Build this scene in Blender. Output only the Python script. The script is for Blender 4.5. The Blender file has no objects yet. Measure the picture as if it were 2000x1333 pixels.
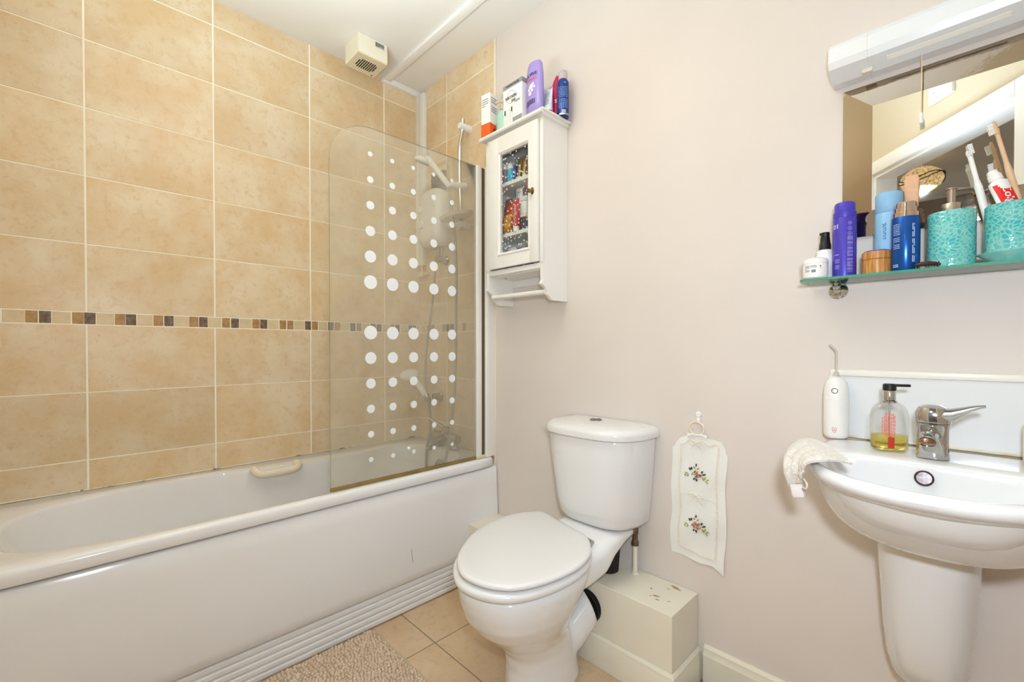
import bpy, bmesh, math, random
from mathutils import Vector, Matrix, Color
random.seed(7)
SC = bpy.context.scene
COL = SC.collection
R = math.radians

# ------------------------------------------------------------------ camera
CAM = Vector((2.2869, -1.4577, 1.0958))
YAW, PIT, ROLL, FPX, SHY = -0.7975, -0.0114, 0.0002, 862.6443, 21.5672
fw = Vector((math.cos(PIT)*math.sin(YAW), math.cos(PIT)*math.cos(YAW), math.sin(PIT)))
rt = Vector((math.cos(YAW), -math.sin(YAW), 0)); up = rt.cross(fw)
rt2 = rt*math.cos(ROLL)+up*math.sin(ROLL); up2 = -rt*math.sin(ROLL)+up*math.cos(ROLL)
cd = bpy.data.cameras.new('camera'); cam = bpy.data.objects.new('camera', cd); COL.objects.link(cam)
M4 = Matrix((rt2, up2, -fw)).transposed().to_4x4(); M4.translation = CAM
cam.matrix_world = M4
cd.sensor_fit = 'HORIZONTAL'; cd.sensor_width = 36; cd.lens = FPX*36/2000; cd.shift_y = SHY/2000
cd.clip_start = 0.01
SC.camera = cam

# ------------------------------------------------------------------ world, lights, exposure
w = bpy.data.worlds.new('world'); SC.world = w; w.use_nodes = True
w.node_tree.nodes['Background'].inputs[0].default_value = (0.9, 0.95, 1, 1)
w.node_tree.nodes['Background'].inputs[1].default_value = 0.3
SC.view_settings.view_transform = 'Standard'; SC.view_settings.look = 'None'
SC.view_settings.gamma = 1; SC.view_settings.use_curve_mapping = False
SC.view_settings.exposure = 0.0
SC.cycles.max_bounces = 12; SC.cycles.diffuse_bounces = 7; SC.cycles.transparent_max_bounces = 24

def area(name, loc, target, size, power, color, sizey=None):
    l = bpy.data.lights.new(name, 'AREA'); l.energy = power; l.color = color
    l.shape = 'RECTANGLE' if sizey else 'DISK'; l.size = size
    if sizey: l.size_y = sizey
    o = bpy.data.objects.new(name, l); COL.objects.link(o); o.location = loc
    o.rotation_euler = (Vector(target)-Vector(loc)).to_track_quat('-Z', 'Y').to_euler()
    return o
WB = (0.76, 0.87, 1.0)      # the camera was balanced for the warm room: neutral whites need cool lamps
area('camera_flash', (2.36, -1.44, 1.27), (1.75, -0.1, 1.0), 0.10, 12.6, WB)
area('ceiling_upfill', (1.15, -1.25, 1.7), (1.05, -1.1, 2.6), 0.6, 14.5, (0.80, 0.94, 1.0)).data.spread = R(120)  # added fill aimed upward to brighten the ceiling, no flash stands here
area('ceiling_upfill_right', (1.95, -1.05, 1.7), (2.0, -0.9, 2.6), 0.5, 7.0, (0.60, 0.80, 1.0)).data.spread = R(110)  # second added upward fill, lifts the ceiling and walls on the basin side
area('added_ceiling_light', (1.35, -0.95, 2.50), (1.3, -0.9, 0), 0.36, 4.0, (1.0, 0.80, 0.52))  # added downward fill under the made-up ceiling fixture
pl_ = bpy.data.lights.new('pendant_bulb_light', 'POINT'); pl_.energy = 22; pl_.color = (0.9, 0.95, 1.0); pl_.shadow_soft_size = 0.03
plo = bpy.data.objects.new('pendant_bulb_light', pl_); COL.objects.link(plo); plo.location = (2.035, -3.4, 2.345)
area('hallway_fill', (3.3, -2.5, 1.9), (2.1, -1.2, 0.9), 1.0, 10.0, WB, 1.2)  # added fill panel behind the camera, not a window

# ------------------------------------------------------------------ helpers
def lin(c):
    out = []
    for v in c[:3]:
        v /= 255.0
        out.append(v/12.92 if v <= 0.04045 else ((v+0.055)/1.055)**2.4)
    return (*out, 1)

def mat(name, col, rough=0.5, metal=0, spec=0.5, trans=0, ior=1.45, coat=0, bump=0, bscale=200, var=0, vscale=6, col2=None, sss=0):
    m = bpy.data.materials.new(name); m.use_nodes = True
    nt = m.node_tree; b = nt.nodes['Principled BSDF']
    c = lin(col)
    b.inputs['Base Color'].default_value = c
    b.inputs['Roughness'].default_value = rough; b.inputs['Metallic'].default_value = metal
    b.inputs['Specular IOR Level'].default_value = spec; b.inputs['IOR'].default_value = ior
    b.inputs['Transmission Weight'].default_value = trans; b.inputs['Coat Weight'].default_value = coat
    tc = nt.nodes.new('ShaderNodeTexCoord')
    if var or col2:
        n = nt.nodes.new('ShaderNodeTexNoise'); n.inputs['Scale'].default_value = vscale; n.inputs['Detail'].default_value = 5
        nt.links.new(tc.outputs['Object'], n.inputs['Vector'])
        mx = nt.nodes.new('ShaderNodeMix'); mx.data_type = 'RGBA'
        mx.inputs[6].default_value = c
        mx.inputs[7].default_value = lin(col2) if col2 else (c[0]*(1-var), c[1]*(1-var), c[2]*(1-var*1.15), 1)
        rp = nt.nodes.new('ShaderNodeMapRange'); rp.inputs[1].default_value = 0.35; rp.inputs[2].default_value = 0.68
        nt.links.new(n.outputs[0], rp.inputs[0]); nt.links.new(rp.outputs[0], mx.inputs[0])
        nt.links.new(mx.outputs[2], b.inputs['Base Color'])
    if bump:
        n2 = nt.nodes.new('ShaderNodeTexNoise'); n2.inputs['Scale'].default_value = bscale; n2.inputs['Detail'].default_value = 4
        nt.links.new(tc.outputs['Object'], n2.inputs['Vector'])
        bp = nt.nodes.new('ShaderNodeBump'); bp.inputs['Strength'].default_value = bump; bp.inputs['Distance'].default_value = 0.002
        nt.links.new(n2.outputs[0], bp.inputs['Height']); nt.links.new(bp.outputs[0], b.inputs['Normal'])
    return m

BASE = {}
def finish(bm, name, mats, parent=None, smooth=True, auto=35):
    base = Vector((0, 0, 0))
    p = parent
    while p is not None:
        if p.name in BASE: base = BASE[p.name]; break
        p = p.parent
    if base.length: bmesh.ops.translate(bm, verts=bm.verts, vec=-base)
    bmesh.ops.recalc_face_normals(bm, faces=bm.faces)
    me = bpy.data.meshes.new(name)
    if smooth:
        for f in bm.faces: f.smooth = True
        for e in bm.edges:
            if len(e.link_faces) == 2 and e.calc_face_angle(0) > R(auto): e.smooth = False
    bm.to_mesh(me); bm.free()
    for m in (mats if isinstance(mats, (list, tuple)) else [mats]): me.materials.append(m)
    o = bpy.data.objects.new(name, me); COL.objects.link(o)
    if parent is not None: o.parent = parent
    return o

def thing(name, loc, label, cat, group=None):
    o = bpy.data.objects.new(name, None); COL.objects.link(o); o.location = loc
    o.empty_display_size = 0.02
    BASE[o.name] = Vector(loc)
    o['label'] = label; o['category'] = cat
    if group: o['group'] = group
    return o
def tag(o, label, cat, group=None):
    o['label'] = label; o['category'] = cat
    if group: o['group'] = group
    return o
def struct(o): o['kind'] = 'structure'; return o

def box(bm, x0, x1, y0, y1, z0, z1, mi=0, bev=0, seg=2, rot=None, piv=None):
    r = bmesh.ops.create_cube(bm, size=1)
    vs = r['verts']
    for v in vs:
        v.co = Vector(((x0+x1)/2+v.co.x*(x1-x0), (y0+y1)/2+v.co.y*(y1-y0), (z0+z1)/2+v.co.z*(z1-z0)))
    fs = set(f for v in vs for f in v.link_faces)
    for f in fs: f.material_index = mi
    if bev:
        es = list(set(e for v in vs for e in v.link_edges))
        g = bmesh.ops.bevel(bm, geom=es, offset=bev, segments=seg, profile=0.5, affect='EDGES')
        vs = list(set(g['verts']) | set(v for f in g['faces'] for v in f.verts) | set(v for v in vs if v.is_valid))
        for f in set(f for v in vs for f in v.link_faces): f.material_index = mi
    if rot is not None:
        c = Vector(piv) if piv is not None else Vector(((x0+x1)/2, (y0+y1)/2, (z0+z1)/2))
        bmesh.ops.rotate(bm, verts=vs, cent=c, matrix=rot)
    return vs

def loft(bm, rings, mi=0, cap0=True, cap1=True, closed=True):
    L = []
    for rg in rings: L.append([bm.verts.new(Vector(p)) for p in rg])
    n = len(L[0])
    for a, b in zip(L, L[1:]):
        for i in range(n if closed else n-1):
            j = (i+1) % n
            f = bm.faces.new((a[i], a[j], b[j], b[i])); f.material_index = mi
    if cap0: f = bm.faces.new(L[0][::-1]); f.material_index = mi
    if cap1: f = bm.faces.new(L[-1]); f.material_index = mi
    return [v for l in L for v in l]

def frame(d):
    d = d.normalized(); a = Vector((0, 0, 1)) if abs(d.z) < 0.9 else Vector((1, 0, 0))
    u = d.cross(a).normalized(); v = d.cross(u).normalized()
    return u, v

def cyl(bm, p0, p1, r0, r1=None, seg=24, mi=0):
    p0, p1 = Vector(p0), Vector(p1); r1 = r0 if r1 is None else r1
    u, v = frame(p1-p0)
    rr = lambda p, r: [p+u*math.cos(t)*r+v*math.sin(t)*r for t in [2*math.pi*i/seg for i in range(seg)]]
    return loft(bm, [rr(p0, r0), rr(p1, r1)], mi)

def lathe(bm, c, prof, seg=32, mi=0, sx=1, sy=1, axis=None, cap=True):
    """profile [(r, h)] revolved about +Z (or axis) at c"""
    c = Vector(c); rings = []
    if axis is None: U, V, A = Vector((1, 0, 0)), Vector((0, 1, 0)), Vector((0, 0, 1))
    else:
        A = Vector(axis).normalized(); U, V = frame(A)
    for r, h in prof:
        r = max(r, 1e-5)
        rings.append([c+A*h+U*math.cos(2*math.pi*i/seg)*r*sx+V*math.sin(2*math.pi*i/seg)*r*sy for i in range(seg)])
    return loft(bm, rings, mi, cap, cap)

def crom(pts, k=6, closed=False):
    pts = [Vector(p) for p in pts]; n = len(pts); out = []
    rng = range(n if closed else n-1)
    for i in rng:
        if closed: p0, p1, p2, p3 = pts[(i-1) % n], pts[i], pts[(i+1) % n], pts[(i+2) % n]
        else: p0, p1, p2, p3 = pts[max(i-1, 0)], pts[i], pts[i+1], pts[min(i+2, n-1)]
        for s in range(k):
            t = s/k
            out.append(0.5*((2*p1)+(-p0+p2)*t+(2*p0-5*p1+4*p2-p3)*t*t+(-p0+3*p1-3*p2+p3)*t**3))
    if not closed: out.append(pts[-1])
    return out

def tube(bm, pts, r, seg=12, mi=0, smoothk=0, cap=True, flat=None):
    pts = crom(pts, smoothk) if smoothk else [Vector(p) for p in pts]
    n = len(pts); rings = []; u = None
    for i, p in enumerate(pts):
        d = (pts[min(i+1, n-1)]-pts[max(i-1, 0)]).normalized()
        if u is None: u, v = frame(d)
        else:
            u = (u-d*u.dot(d)).normalized(); v = d.cross(u).normalized()
        rr = r(i/(n-1)) if callable(r) else r
        fl = flat if flat else 1
        rings.append([p+u*math.cos(2*math.pi*k/seg)*rr+v*math.sin(2*math.pi*k/seg)*rr*fl for k in range(seg)])
    return loft(bm, rings, mi, cap, cap)

def superell(cx, cy, a, b, n, z, N=64, ph=0):
    out = []
    for i in range(N):
        t = 2*math.pi*i/N+ph; c, s = math.cos(t), math.sin(t)
        out.append(Vector((cx+a*abs(c)**(2/n)*(1 if c >= 0 else -1), cy+b*abs(s)**(2/n)*(1 if s >= 0 else -1), z)))
    return out

def text_mesh(s, size, extrude=0.0):
    c = bpy.data.curves.new('t', 'FONT'); c.body = s; c.size = size; c.align_x = 'CENTER'; c.align_y = 'CENTER'; c.extrude = extrude
    c.resolution_u = 3
    o = bpy.data.objects.new('t', c); COL.objects.link(o)
    bpy.context.view_layer.update()
    me = bpy.data.meshes.new_from_object(o.evaluated_get(bpy.context.evaluated_depsgraph_get()))
    bpy.data.objects.remove(o); bpy.data.curves.remove(c)
    return me
def add_text(bm, s, size, fn, mi=0, bold=0):
    """fn maps text plane (u,v) to a point"""
    me = text_mesh(s, size)
    for dx in ([0] if not bold else [-bold, 0, bold]):
        vm = [bm.verts.new(fn(v.co.x+dx, v.co.y)) for v in me.vertices]
        for p in me.polygons:
            try: f = bm.faces.new([vm[i] for i in p.vertices]); f.material_index = mi
            except ValueError: pass
    bpy.data.meshes.remove(me)
def on_cyl(c, r, z, a0, vertical=False, e=0.0004):
    c = Vector(c)
    def fn(u, v):
        if vertical: u, v = -v, u
        a = a0+u/r
        return Vector((c.x+math.cos(a)*(r+e), c.y+math.sin(a)*(r+e), z+v))
    return fn
def facing(c): return math.atan2(CAM.y-c[1], CAM.x-c[0])
def on_plane(o, U, V):
    o, U, V = Vector(o), Vector(U).normalized(), Vector(V).normalized()
    return lambda u, v: o+U*u+V*v
def strip_lines(bm, fn, u0, u1, v0, v1, n, mi=0, fill=0.5, jag=0.35):
    """rows of tiny unreadable print: short bars"""
    for i in range(n):
        v = v0+(v1-v0)*(i+0.5)/n; h = abs(v1-v0)/n*fill/2
        u = u0
        while u < u1-1e-6:
            wd = (u1-u0)*random.uniform(0.08, 0.25); ue = min(u+wd, u1)
            if i % 4 == 3 and random.random() < jag: break
            k = 2
            for q in range(k):
                a, b = u+(ue-u)*q/k, u+(ue-u)*(q+1)/k
                vs = [bm.verts.new(fn(*p)) for p in ((a, v-h), (b, v-h), (b, v+h), (a, v+h))]
                bm.faces.new(vs).material_index = mi
            u = ue+(u1-u0)*0.05
def disc(bm, fn, u, v, r, mi=0, n=20, r0=0):
    if r0 == 0:
        bm.faces.new([bm.verts.new(fn(u+math.cos(2*math.pi*i/n)*r, v+math.sin(2*math.pi*i/n)*r)) for i in range(n)]).material_index = mi
    else:
        A = [bm.verts.new(fn(u+math.cos(2*math.pi*i/n)*r, v+math.sin(2*math.pi*i/n)*r)) for i in range(n)]
        B = [bm.verts.new(fn(u+math.cos(2*math.pi*i/n)*r0, v+math.sin(2*math.pi*i/n)*r0)) for i in range(n)]
        for i in range(n): bm.faces.new((A[i], A[(i+1) % n], B[(i+1) % n], B[i])).material_index = mi

# ------------------------------------------------------------------ materials
def tile_material(name, c1, c2, c3, rough, scale=5):
    m = bpy.data.materials.new(name); m.use_nodes = True; nt = m.node_tree; b = nt.nodes['Principled BSDF']
    tc = nt.nodes.new('ShaderNodeTexCoord'); at = nt.nodes.new('ShaderNodeAttribute'); at.attribute_name = 'tone'
    # shift the stone pattern per tile
    sh = nt.nodes.new('ShaderNodeVectorMath'); sh.operation = 'MULTIPLY'; sh.inputs[1].default_value = (17, 23, 31)
    ad = nt.nodes.new('ShaderNodeVectorMath'); ad.operation = 'ADD'
    nt.links.new(at.outputs['Color'], sh.inputs[0]); nt.links.new(tc.outputs['Object'], ad.inputs[0]); nt.links.new(sh.outputs[0], ad.inputs[1])
    def noise(sc, det, rg=0.6):
        n = nt.nodes.new('ShaderNodeTexNoise'); n.inputs['Scale'].default_value = sc; n.inputs['Detail'].default_value = det
        n.inputs['Roughness'].default_value = rg; nt.links.new(ad.outputs[0], n.inputs['Vector']); return n
    def rng(src, a, bb):
        r = nt.nodes.new('ShaderNodeMapRange'); r.inputs[1].default_value = a; r.inputs[2].default_value = bb; nt.links.new(src, r.inputs[0]); return r.outputs[0]
    def mix(f, A, B):
        x = nt.nodes.new('ShaderNodeMix'); x.data_type = 'RGBA'
        if hasattr(f, 'links') or not isinstance(f, (int, float)): nt.links.new(f, x.inputs[0])
        else: x.inputs[0].default_value = f
        for s, k in ((A, 6), (B, 7)):
            if isinstance(s, tuple): x.inputs[k].default_value = s
            else: nt.links.new(s, x.inputs[k])
        return x.outputs[2]
    n1 = noise(scale, 6); n2 = noise(scale*7, 5, 0.7); n3 = noise(scale*34, 3, 0.7); n4 = noise(scale*1.9, 3)
    base = mix(rng(n1.outputs[0], 0.36, 0.63), lin(c1), lin(c2))
    base = mix(rng(n2.outputs[0], 0.52, 0.8), base, lin(c3))
    # fine pits
    mlt = nt.nodes.new('ShaderNodeMath'); mlt.operation = 'MULTIPLY'
    nt.links.new(rng(n3.outputs[0], 0.62, 0.72), mlt.inputs[0]); nt.links.new(rng(n4.outputs[0], 0.45, 0.62), mlt.inputs[1])
    pit = nt.nodes.new('ShaderNodeMath'); pit.operation = 'MULTIPLY'; pit.inputs[1].default_value = 0.55; nt.links.new(mlt.outputs[0], pit.inputs[0])
    base = mix(pit.outputs[0], base, lin((c3[0]*0.72, c3[1]*0.6, c3[2]*0.45)))
    # slight tone per tile
    hs = nt.nodes.new('ShaderNodeHueSaturation'); sep = nt.nodes.new('ShaderNodeSeparateColor'); nt.links.new(at.outputs['Color'], sep.inputs[0])
    mr = nt.nodes.new('ShaderNodeMapRange'); mr.inputs[3].default_value = 0.94; mr.inputs[4].default_value = 1.05; nt.links.new(sep.outputs[0], mr.inputs[0])
    nt.links.new(mr.outputs[0], hs.inputs['Value']); nt.links.new(base, hs.inputs['Color']); nt.links.new(hs.outputs[0], b.inputs['Base Color'])
    b.inputs['Roughness'].default_value = rough
    bp = nt.nodes.new('ShaderNodeBump'); bp.inputs['Strength'].default_value = 0.12; bp.inputs['Distance'].default_value = 0.002; bp.invert = True
    nt.links.new(mlt.outputs[0], bp.inputs['Height']); nt.links.new(bp.outputs[0], b.inputs['Normal'])
    return m
M_tile = tile_material('travertine_wall_tile', (232, 214, 184), (221, 193, 149), (211, 178, 131), 0.34, 5.0)
M_ftile = tile_material('stone_floor_tile', (214, 188, 154), (205, 175, 138), (188, 155, 117), 0.42, 5.0)
M_grout = mat('cream_grout', (252, 245, 230), 0.85, bump=0.3, bscale=300)
M_fgrout = mat('grey_grout', (128, 116, 100), 0.9)
M_mlight = mat('mosaic_pale_stone', (226, 205, 168), 0.5, var=0.12, vscale=30, bump=0.2)
M_mtan = mat('mosaic_tan_stone', (190, 152, 98), 0.4, col2=(160, 120, 72), vscale=60, bump=0.8, bscale=120)
M_mdark = mat('mosaic_dark_stone', (96, 72, 54), 0.35, col2=(140, 118, 98), vscale=70, bump=1.0, bscale=120)
M_wall = mat('warm_pinkish_cream_paint', (221, 211, 203), 0.5, var=0.04, vscale=3, bump=0.10, bscale=60)
M_wall2 = mat('plain_cream_paint', (226, 212, 186), 0.7)
M_ceil = mat('ceiling_paint', (231, 227, 221), 0.75, bump=0.08, bscale=40)
M_skirt = mat('cream_gloss_woodwork', (230, 224, 206), 0.3, var=0.05, vscale=9, bump=0.06, bscale=50)
M_white = mat('white_gloss_plastic', (236, 234, 230), 0.25)
M_upvc = mat('white_trunking_plastic', (242, 241, 240), 0.4)
M_cer = mat('white_vitreous_china', (228, 227, 226), 0.10, spec=0.6, coat=0.3, sss=0)
M_acr = mat('white_bath_acrylic', (233, 232, 231), 0.16, spec=0.5)
M_chrome = mat('chrome', (205, 205, 205), 0.10, metal=1)
M_chrome_d = mat('limescaled_chrome', (185, 182, 176), 0.24, metal=1, bump=0.3, bscale=150, var=0.25, vscale=60)
M_cab = mat('cream_painted_wood', (233, 231, 226), 0.35, bump=0.05, bscale=60)
M_black = mat('black_plastic', (28, 26, 26), 0.35)
M_dark = mat('dark_gap', (30, 26, 22), 0.9)
M_cream_pl = mat('aged_cream_plastic', (236, 230, 210), 0.4)
# ------------------------------------------------------------------ the setting
H = 2.6
def tiles(name, plane, a0, a1, z0, z1, va, hz, tilemat, groutmat, gv, gh, mosaics=None, thick=0.012):
    """tiled wall slab; plane 'x': surface x=0 running along y; plane 'y': surface y=0 running along x; 'z': floor"""
    bm = bmesh.new(); cl = bm.loops.layers.float_color.new('tone')
    def P(a, z, d):
        if plane == 'x': return Vector((d, a, z))
        if plane == 'y': return Vector((a, -d, z))
        return Vector((a, z, d))
    def slab(A0, A1, Z0, Z1, d0, d1, ins, mi, tone=None):
        if A1-A0 < 0.004 or Z1-Z0 < 0.004: return
        lo = [bm.verts.new(P(a, z, d0)) for a, z in ((A0, Z0), (A1, Z0), (A1, Z1), (A0, Z1))]
        hi = [bm.verts.new(P(a, z, d1)) for a, z in ((A0+ins, Z0+ins), (A1-ins, Z0+ins), (A1-ins, Z1-ins), (A0+ins, Z1-ins))]
        fs = [bm.faces.new(hi), bm.faces.new(lo[::-1])]
        for i in range(4): fs.append(bm.faces.new((lo[i], lo[(i+1) % 4], hi[(i+1) % 4], hi[i])))
        t = tone or (random.random(), random.random(), random.random(), 1)
        for f in fs:
            f.material_index = mi
            for l in f.loops: l[cl] = t
    slab(a0, a1, z0, z1, -0.10, -0.0012, 0, 1)
    va = [a0-gv]+[v for v in sorted(va) if a0 < v < a1]+[a1+gv]
    for (b0, b1) in zip(va, va[1:]):
        for (c0, c1) in hz:
            slab(b0+gv/2, b1-gv/2, c0+gh/2, c1-gh/2, -0.0012, 0.0, 0.0012, 0)
    if mosaics:
        for (m0, m1, mz0, mz1, mi) in mosaics: slab(m0, m1, mz0, mz1, -0.0012, 0.0, 0.0015, mi)
    return struct(finish(bm, name, [tilemat, groutmat, M_mlight, M_mtan, M_mdark], smooth=False))

rowz = [0.4203, 0.6733, 0.9263, 1.179]; up_rows = [1.2263, 1.4793, 1.7323, 1.9853, 2.2383, 2.4913, 2.75]
hz = list(zip(rowz, rowz[1:]))+list(zip(up_rows, up_rows[1:])); hz[-1] = (2.4913, 2.602)
# mosaic border: stone pieces of uneven length, pale / tan / dark
MOS = [(1.649, 1.597, 2), (1.596, 1.566, 3), (1.563, 1.533, 4), (1.531, 1.483, 2), (1.48, 1.449, 3), (1.448, 1.417, 4), (1.414, 1.365, 2), (1.363, 1.332, 3), (1.331, 1.3, 4), (1.297, 1.249, 2), (1.247, 1.216, 3), (1.213, 1.182, 4), (1.18, 1.13, 2), (1.129, 1.097, 3), (1.095, 1.064, 4), (1.062, 1.014, 2), (1.011, 0.981, 3), (0.977, 0.946, 4), (0.944, 0.895, 2), (0.893, 0.862, 3), (0.86, 0.83, 4), (0.827, 0.781, 2), (0.777, 0.747, 3), (0.743, 0.714, 3), (0.711, 0.662, 2), (0.66, 0.632, 4), (0.628, 0.598, 3), (0.595, 0.55, 2), (0.546, 0.517, 4), (0.513, 0.482, 3), (0.479, 0.434, 2), (0.43, 0.4, 4), (0.395, 0.366, 3), (0.362, 0.318, 2), (0.314, 0.283, 4), (0.279, 0.248, 4), (0.244, 0.199, 2), (0.194, 0.166, 3), (0.162, 0.134, 4), (0.129, 0.081, 2), (0.076, 0.051, 4), (0.048, 0.025, 4), (0.021, 0.001, 2)]
mosA = [(-s0, -s1, 1.1812, 1.2241, k) for s0, s1, k in MOS]
# continue the same rhythm to the far end
cur = MOS[0][0]+0.004; k = 0
ext = [2, 4, 3]
while cur < 1.70:
    wd = 0.07 if ext[k % 3] == 2 else 0.045
    mosA.append((-min(cur+wd, 1.7), -cur, 1.1812, 1.2241, ext[k % 3])); cur += wd+0.004; k += 1
tiles('wall_left', 'x', -1.70, 0.0, 0.0, H, [-0.2295, -0.6336, -1.0377, -1.4418], hz, M_tile, M_grout, 0.006, 0.0036, mosA)
mosB = []; cur = 0.012; k = 0
ext = [2, 4, 3, 2, 3, 4, 4, 2, 3]
while cur < 0.655:
    wd = 0.066 if ext[k % 9] == 2 else 0.034
    mosB.append((cur, min(cur+wd, 0.662), 1.1812, 1.2241, ext[k % 9])); cur += wd+0.004; k += 1
tiles('wall_shower', 'y', 0.0, 0.666, 0.0, H, [0.274], hz, M_tile, M_grout, 0.005, 0.0036, mosB)
bm = bmesh.new(); box(bm, 0.666, 0.684, 0.002, 0.1, 0.0, H); box(bm, 0.666, 0.682, -0.004, 0.01, 0.0, H, bev=0.002)
struct(finish(bm, 'trim_1', mat('ivory_tile_edge', (238, 226, 204), 0.4)))
bm = bmesh.new(); box(bm, 0.684, 2.7, 0.0, 0.1, 0, H); struct(finish(bm, 'wall_back', M_wall, smooth=False))
bm = bmesh.new(); box(bm, -0.1, 4.6, -5.0, 0.1, H, H+0.1); struct(finish(bm, 'ceiling', M_ceil, smooth=False))
bm = bmesh.new(); box(bm, 2.6, 2.7, -0.93, 0.0, 0, H); struct(finish(bm, 'wall_right', M_wall, smooth=False))
bm = bmesh.new(); box(bm, -0.1, 1.90, -1.8, -1.70, 0, H); struct(finish(bm, 'wall_front', M_wall2, smooth=False))
# floor: big square tiles, joints where the photo shows them
def floor_build():
    bm = bmesh.new(); cl = bm.loops.layers.float_color.new('tone')
    def slab(x0, x1, y0, y1, z0, z1, ins, mi):
        lo = [bm.verts.new(p) for p in ((x0, y0, z0), (x1, y0, z0), (x1, y1, z0), (x0, y1, z0))]
        hi = [bm.verts.new(p) for p in ((x0+ins, y0+ins, z1), (x1-ins, y0+ins, z1), (x1-ins, y1-ins, z1), (x0+ins, y1-ins, z1))]
        fs = [bm.faces.new(hi), bm.faces.new(lo[::-1])]+[bm.faces.new((lo[i], lo[(i+1) % 4], hi[(i+1) % 4], hi[i])) for i in range(4)]
        t = (random.random(), random.random(), random.random(), 1)
        for f in fs:
            f.material_index = mi
            for l in f.loops: l[cl] = t
    slab(-0.1, 4.6, -5.0, 0.1, -0.1, -0.001, 0, 1)
    xs = [0.926+0.333*i for i in range(-3, 12)]
    ys = [-0.527+0.333*i for i in range(-14, 3)]
    for a, b in zip(xs, xs[1:]):
        for c, d in zip(ys, ys[1:]):
            if d > 0.1: continue
            slab(a+0.002, b-0.002, c+0.002, d-0.002, -0.001, 0.0, 0.001, 0)
    return struct(finish(bm, 'floor', [M_ftile, M_fgrout], smooth=False))
floor_build()
# diagonal door wall behind the camera, with the open doorway the camera looks through
dd = Vector((0.64, 0.768, 0)).normalized(); dn = Vector((dd.y, -dd.x, 0)); P0 = Vector((1.93, -1.65, 0))
def dbox(bm, t0, t1, n0, n1, z0, z1, mi=0, bev=0):
    vs = box(bm, t0, t1, n0, n1, z0, z1, mi, bev)
    for v in vs: v.co = P0+dd*v.co.x+dn*v.co.y+Vector((0, 0, v.co.z))
bm = bmesh.new(); dbox(bm, -2.2, 0.0, 0, 0.1, 0, H); dbox(bm, 0.78, 2.0, 0, 0.1, 0, H); dbox(bm, 0.0, 0.78, 0, 0.1, 2.03, H)
bmesh.ops.recalc_face_normals(bm, faces=bm.faces)
struct(finish(bm, 'wall_doorway', M_wall2, smooth=False))
bm = bmesh.new()
for t0, t1, z0, z1 in ((-0.055, 0.012, 0, 2.085), (0.768, 0.835, 0, 2.085), (0.012, 0.768, 2.018, 2.085)):
    dbox(bm, t0, t1, -0.018, 0.0, z0, z1, bev=0.004)
    dbox(bm, t0, t1, 0.1, 0.118, z0, z1, bev=0.004)
for t0, t1, z0, z1 in ((0, 0.03, 0, 2.0), (0.75, 0.78, 0, 2.0), (0.0, 0.78, 2.0, 2.03)):
    dbox(bm, t0, t1, 0.0, 0.1, z0, z1)
struct(finish(bm, 'trim_2', mat('bright_white_woodwork', (252, 252, 252), .3)))
M_hall = mat('grey_hallway_paint', (205, 203, 198), 0.8)
for nm, a in (('wall_hall_left', (-2.3, -2.2, 0.1, 2.8)), ('wall_hall_right', (2.0, 2.1, 0.1, 2.8)), ('wall_hall_end', (-2.2, 2.0, 2.7, 2.8))):
    bm = bmesh.new(); dbox(bm, a[0], a[1], a[2], a[3], 0, H); struct(finish(bm, nm, M_hall, smooth=False))
# skirting boards
def skirt(bm, x0, x1, y, h=0.123, t=0.016, ydir=-1):
    prof = [(0, 0), (t, 0), (t, h-0.03), (t*0.75, h-0.02), (t*0.72, h-0.008), (t*0.35, h), (0, h)]
    loft(bm, [[Vector((x, y+ydir*p, z)) for p, z in prof] for x in (x0, x1)])
def skirt_y(bm, y0, y1, x, h=0.123, t=0.016):
    prof = [(0, 0), (t, 0), (t, h-0.03), (t*0.75, h-0.02), (t*0.72, h-0.008), (t*0.35, h), (0, h)]
    loft(bm, [[Vector((x+p, y, z)) for p, z in prof] for y in (y0, y1)])
bm = bmesh.new(); skirt(bm, 1.70, 2.6, 0.0); struct(finish(bm, 'baseboard_back', M_skirt, auto=20))
# pipe boxing along the back wall with its own skirting, chipped paint on top
bx = thing('pipe_boxing', (1.2, -0.09, 0), 'low cream painted pipe boxing along the wall behind the toilet, paint chipped on top', 'boxing')
bm = bmesh.new(); 
box(bm, 0.70, 1.677, -0.187, -0.002, 0.002, 0.281, bev=0.0012, seg=1)
finish(bm, 'casing', M_skirt, bx, auto=20)
bm = bmesh.new()
def skb(t, h=0.105):
    prof = [(0, 0.001), (t, 0.001), (t, h-0.028), (t*0.75, h-0.018), (t*0.72, h-0.008), (t*0.35, h), (0, h)]
    rings = []
    for (cx, cy) in (('a', 0), ('b', 0), ('c', 0)):
        ring = []
        for p, z in prof:
            if cx == 'a': ring.append(Vector((0.70, -0.188-p, z)))
            if cx == 'b': ring.append(Vector((1.678+p, -0.188-p, z)))
            if cx == 'c': ring.append(Vector((1.678+p, -0.002, z)))
        rings.append(ring)
    loft(bm, rings)
skb(0.014); finish(bm, 'skirting', M_skirt, bx, auto=20)
M_chip = mat('bare_board_under_chipped_paint', (176, 150, 122), 0.8)
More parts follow.
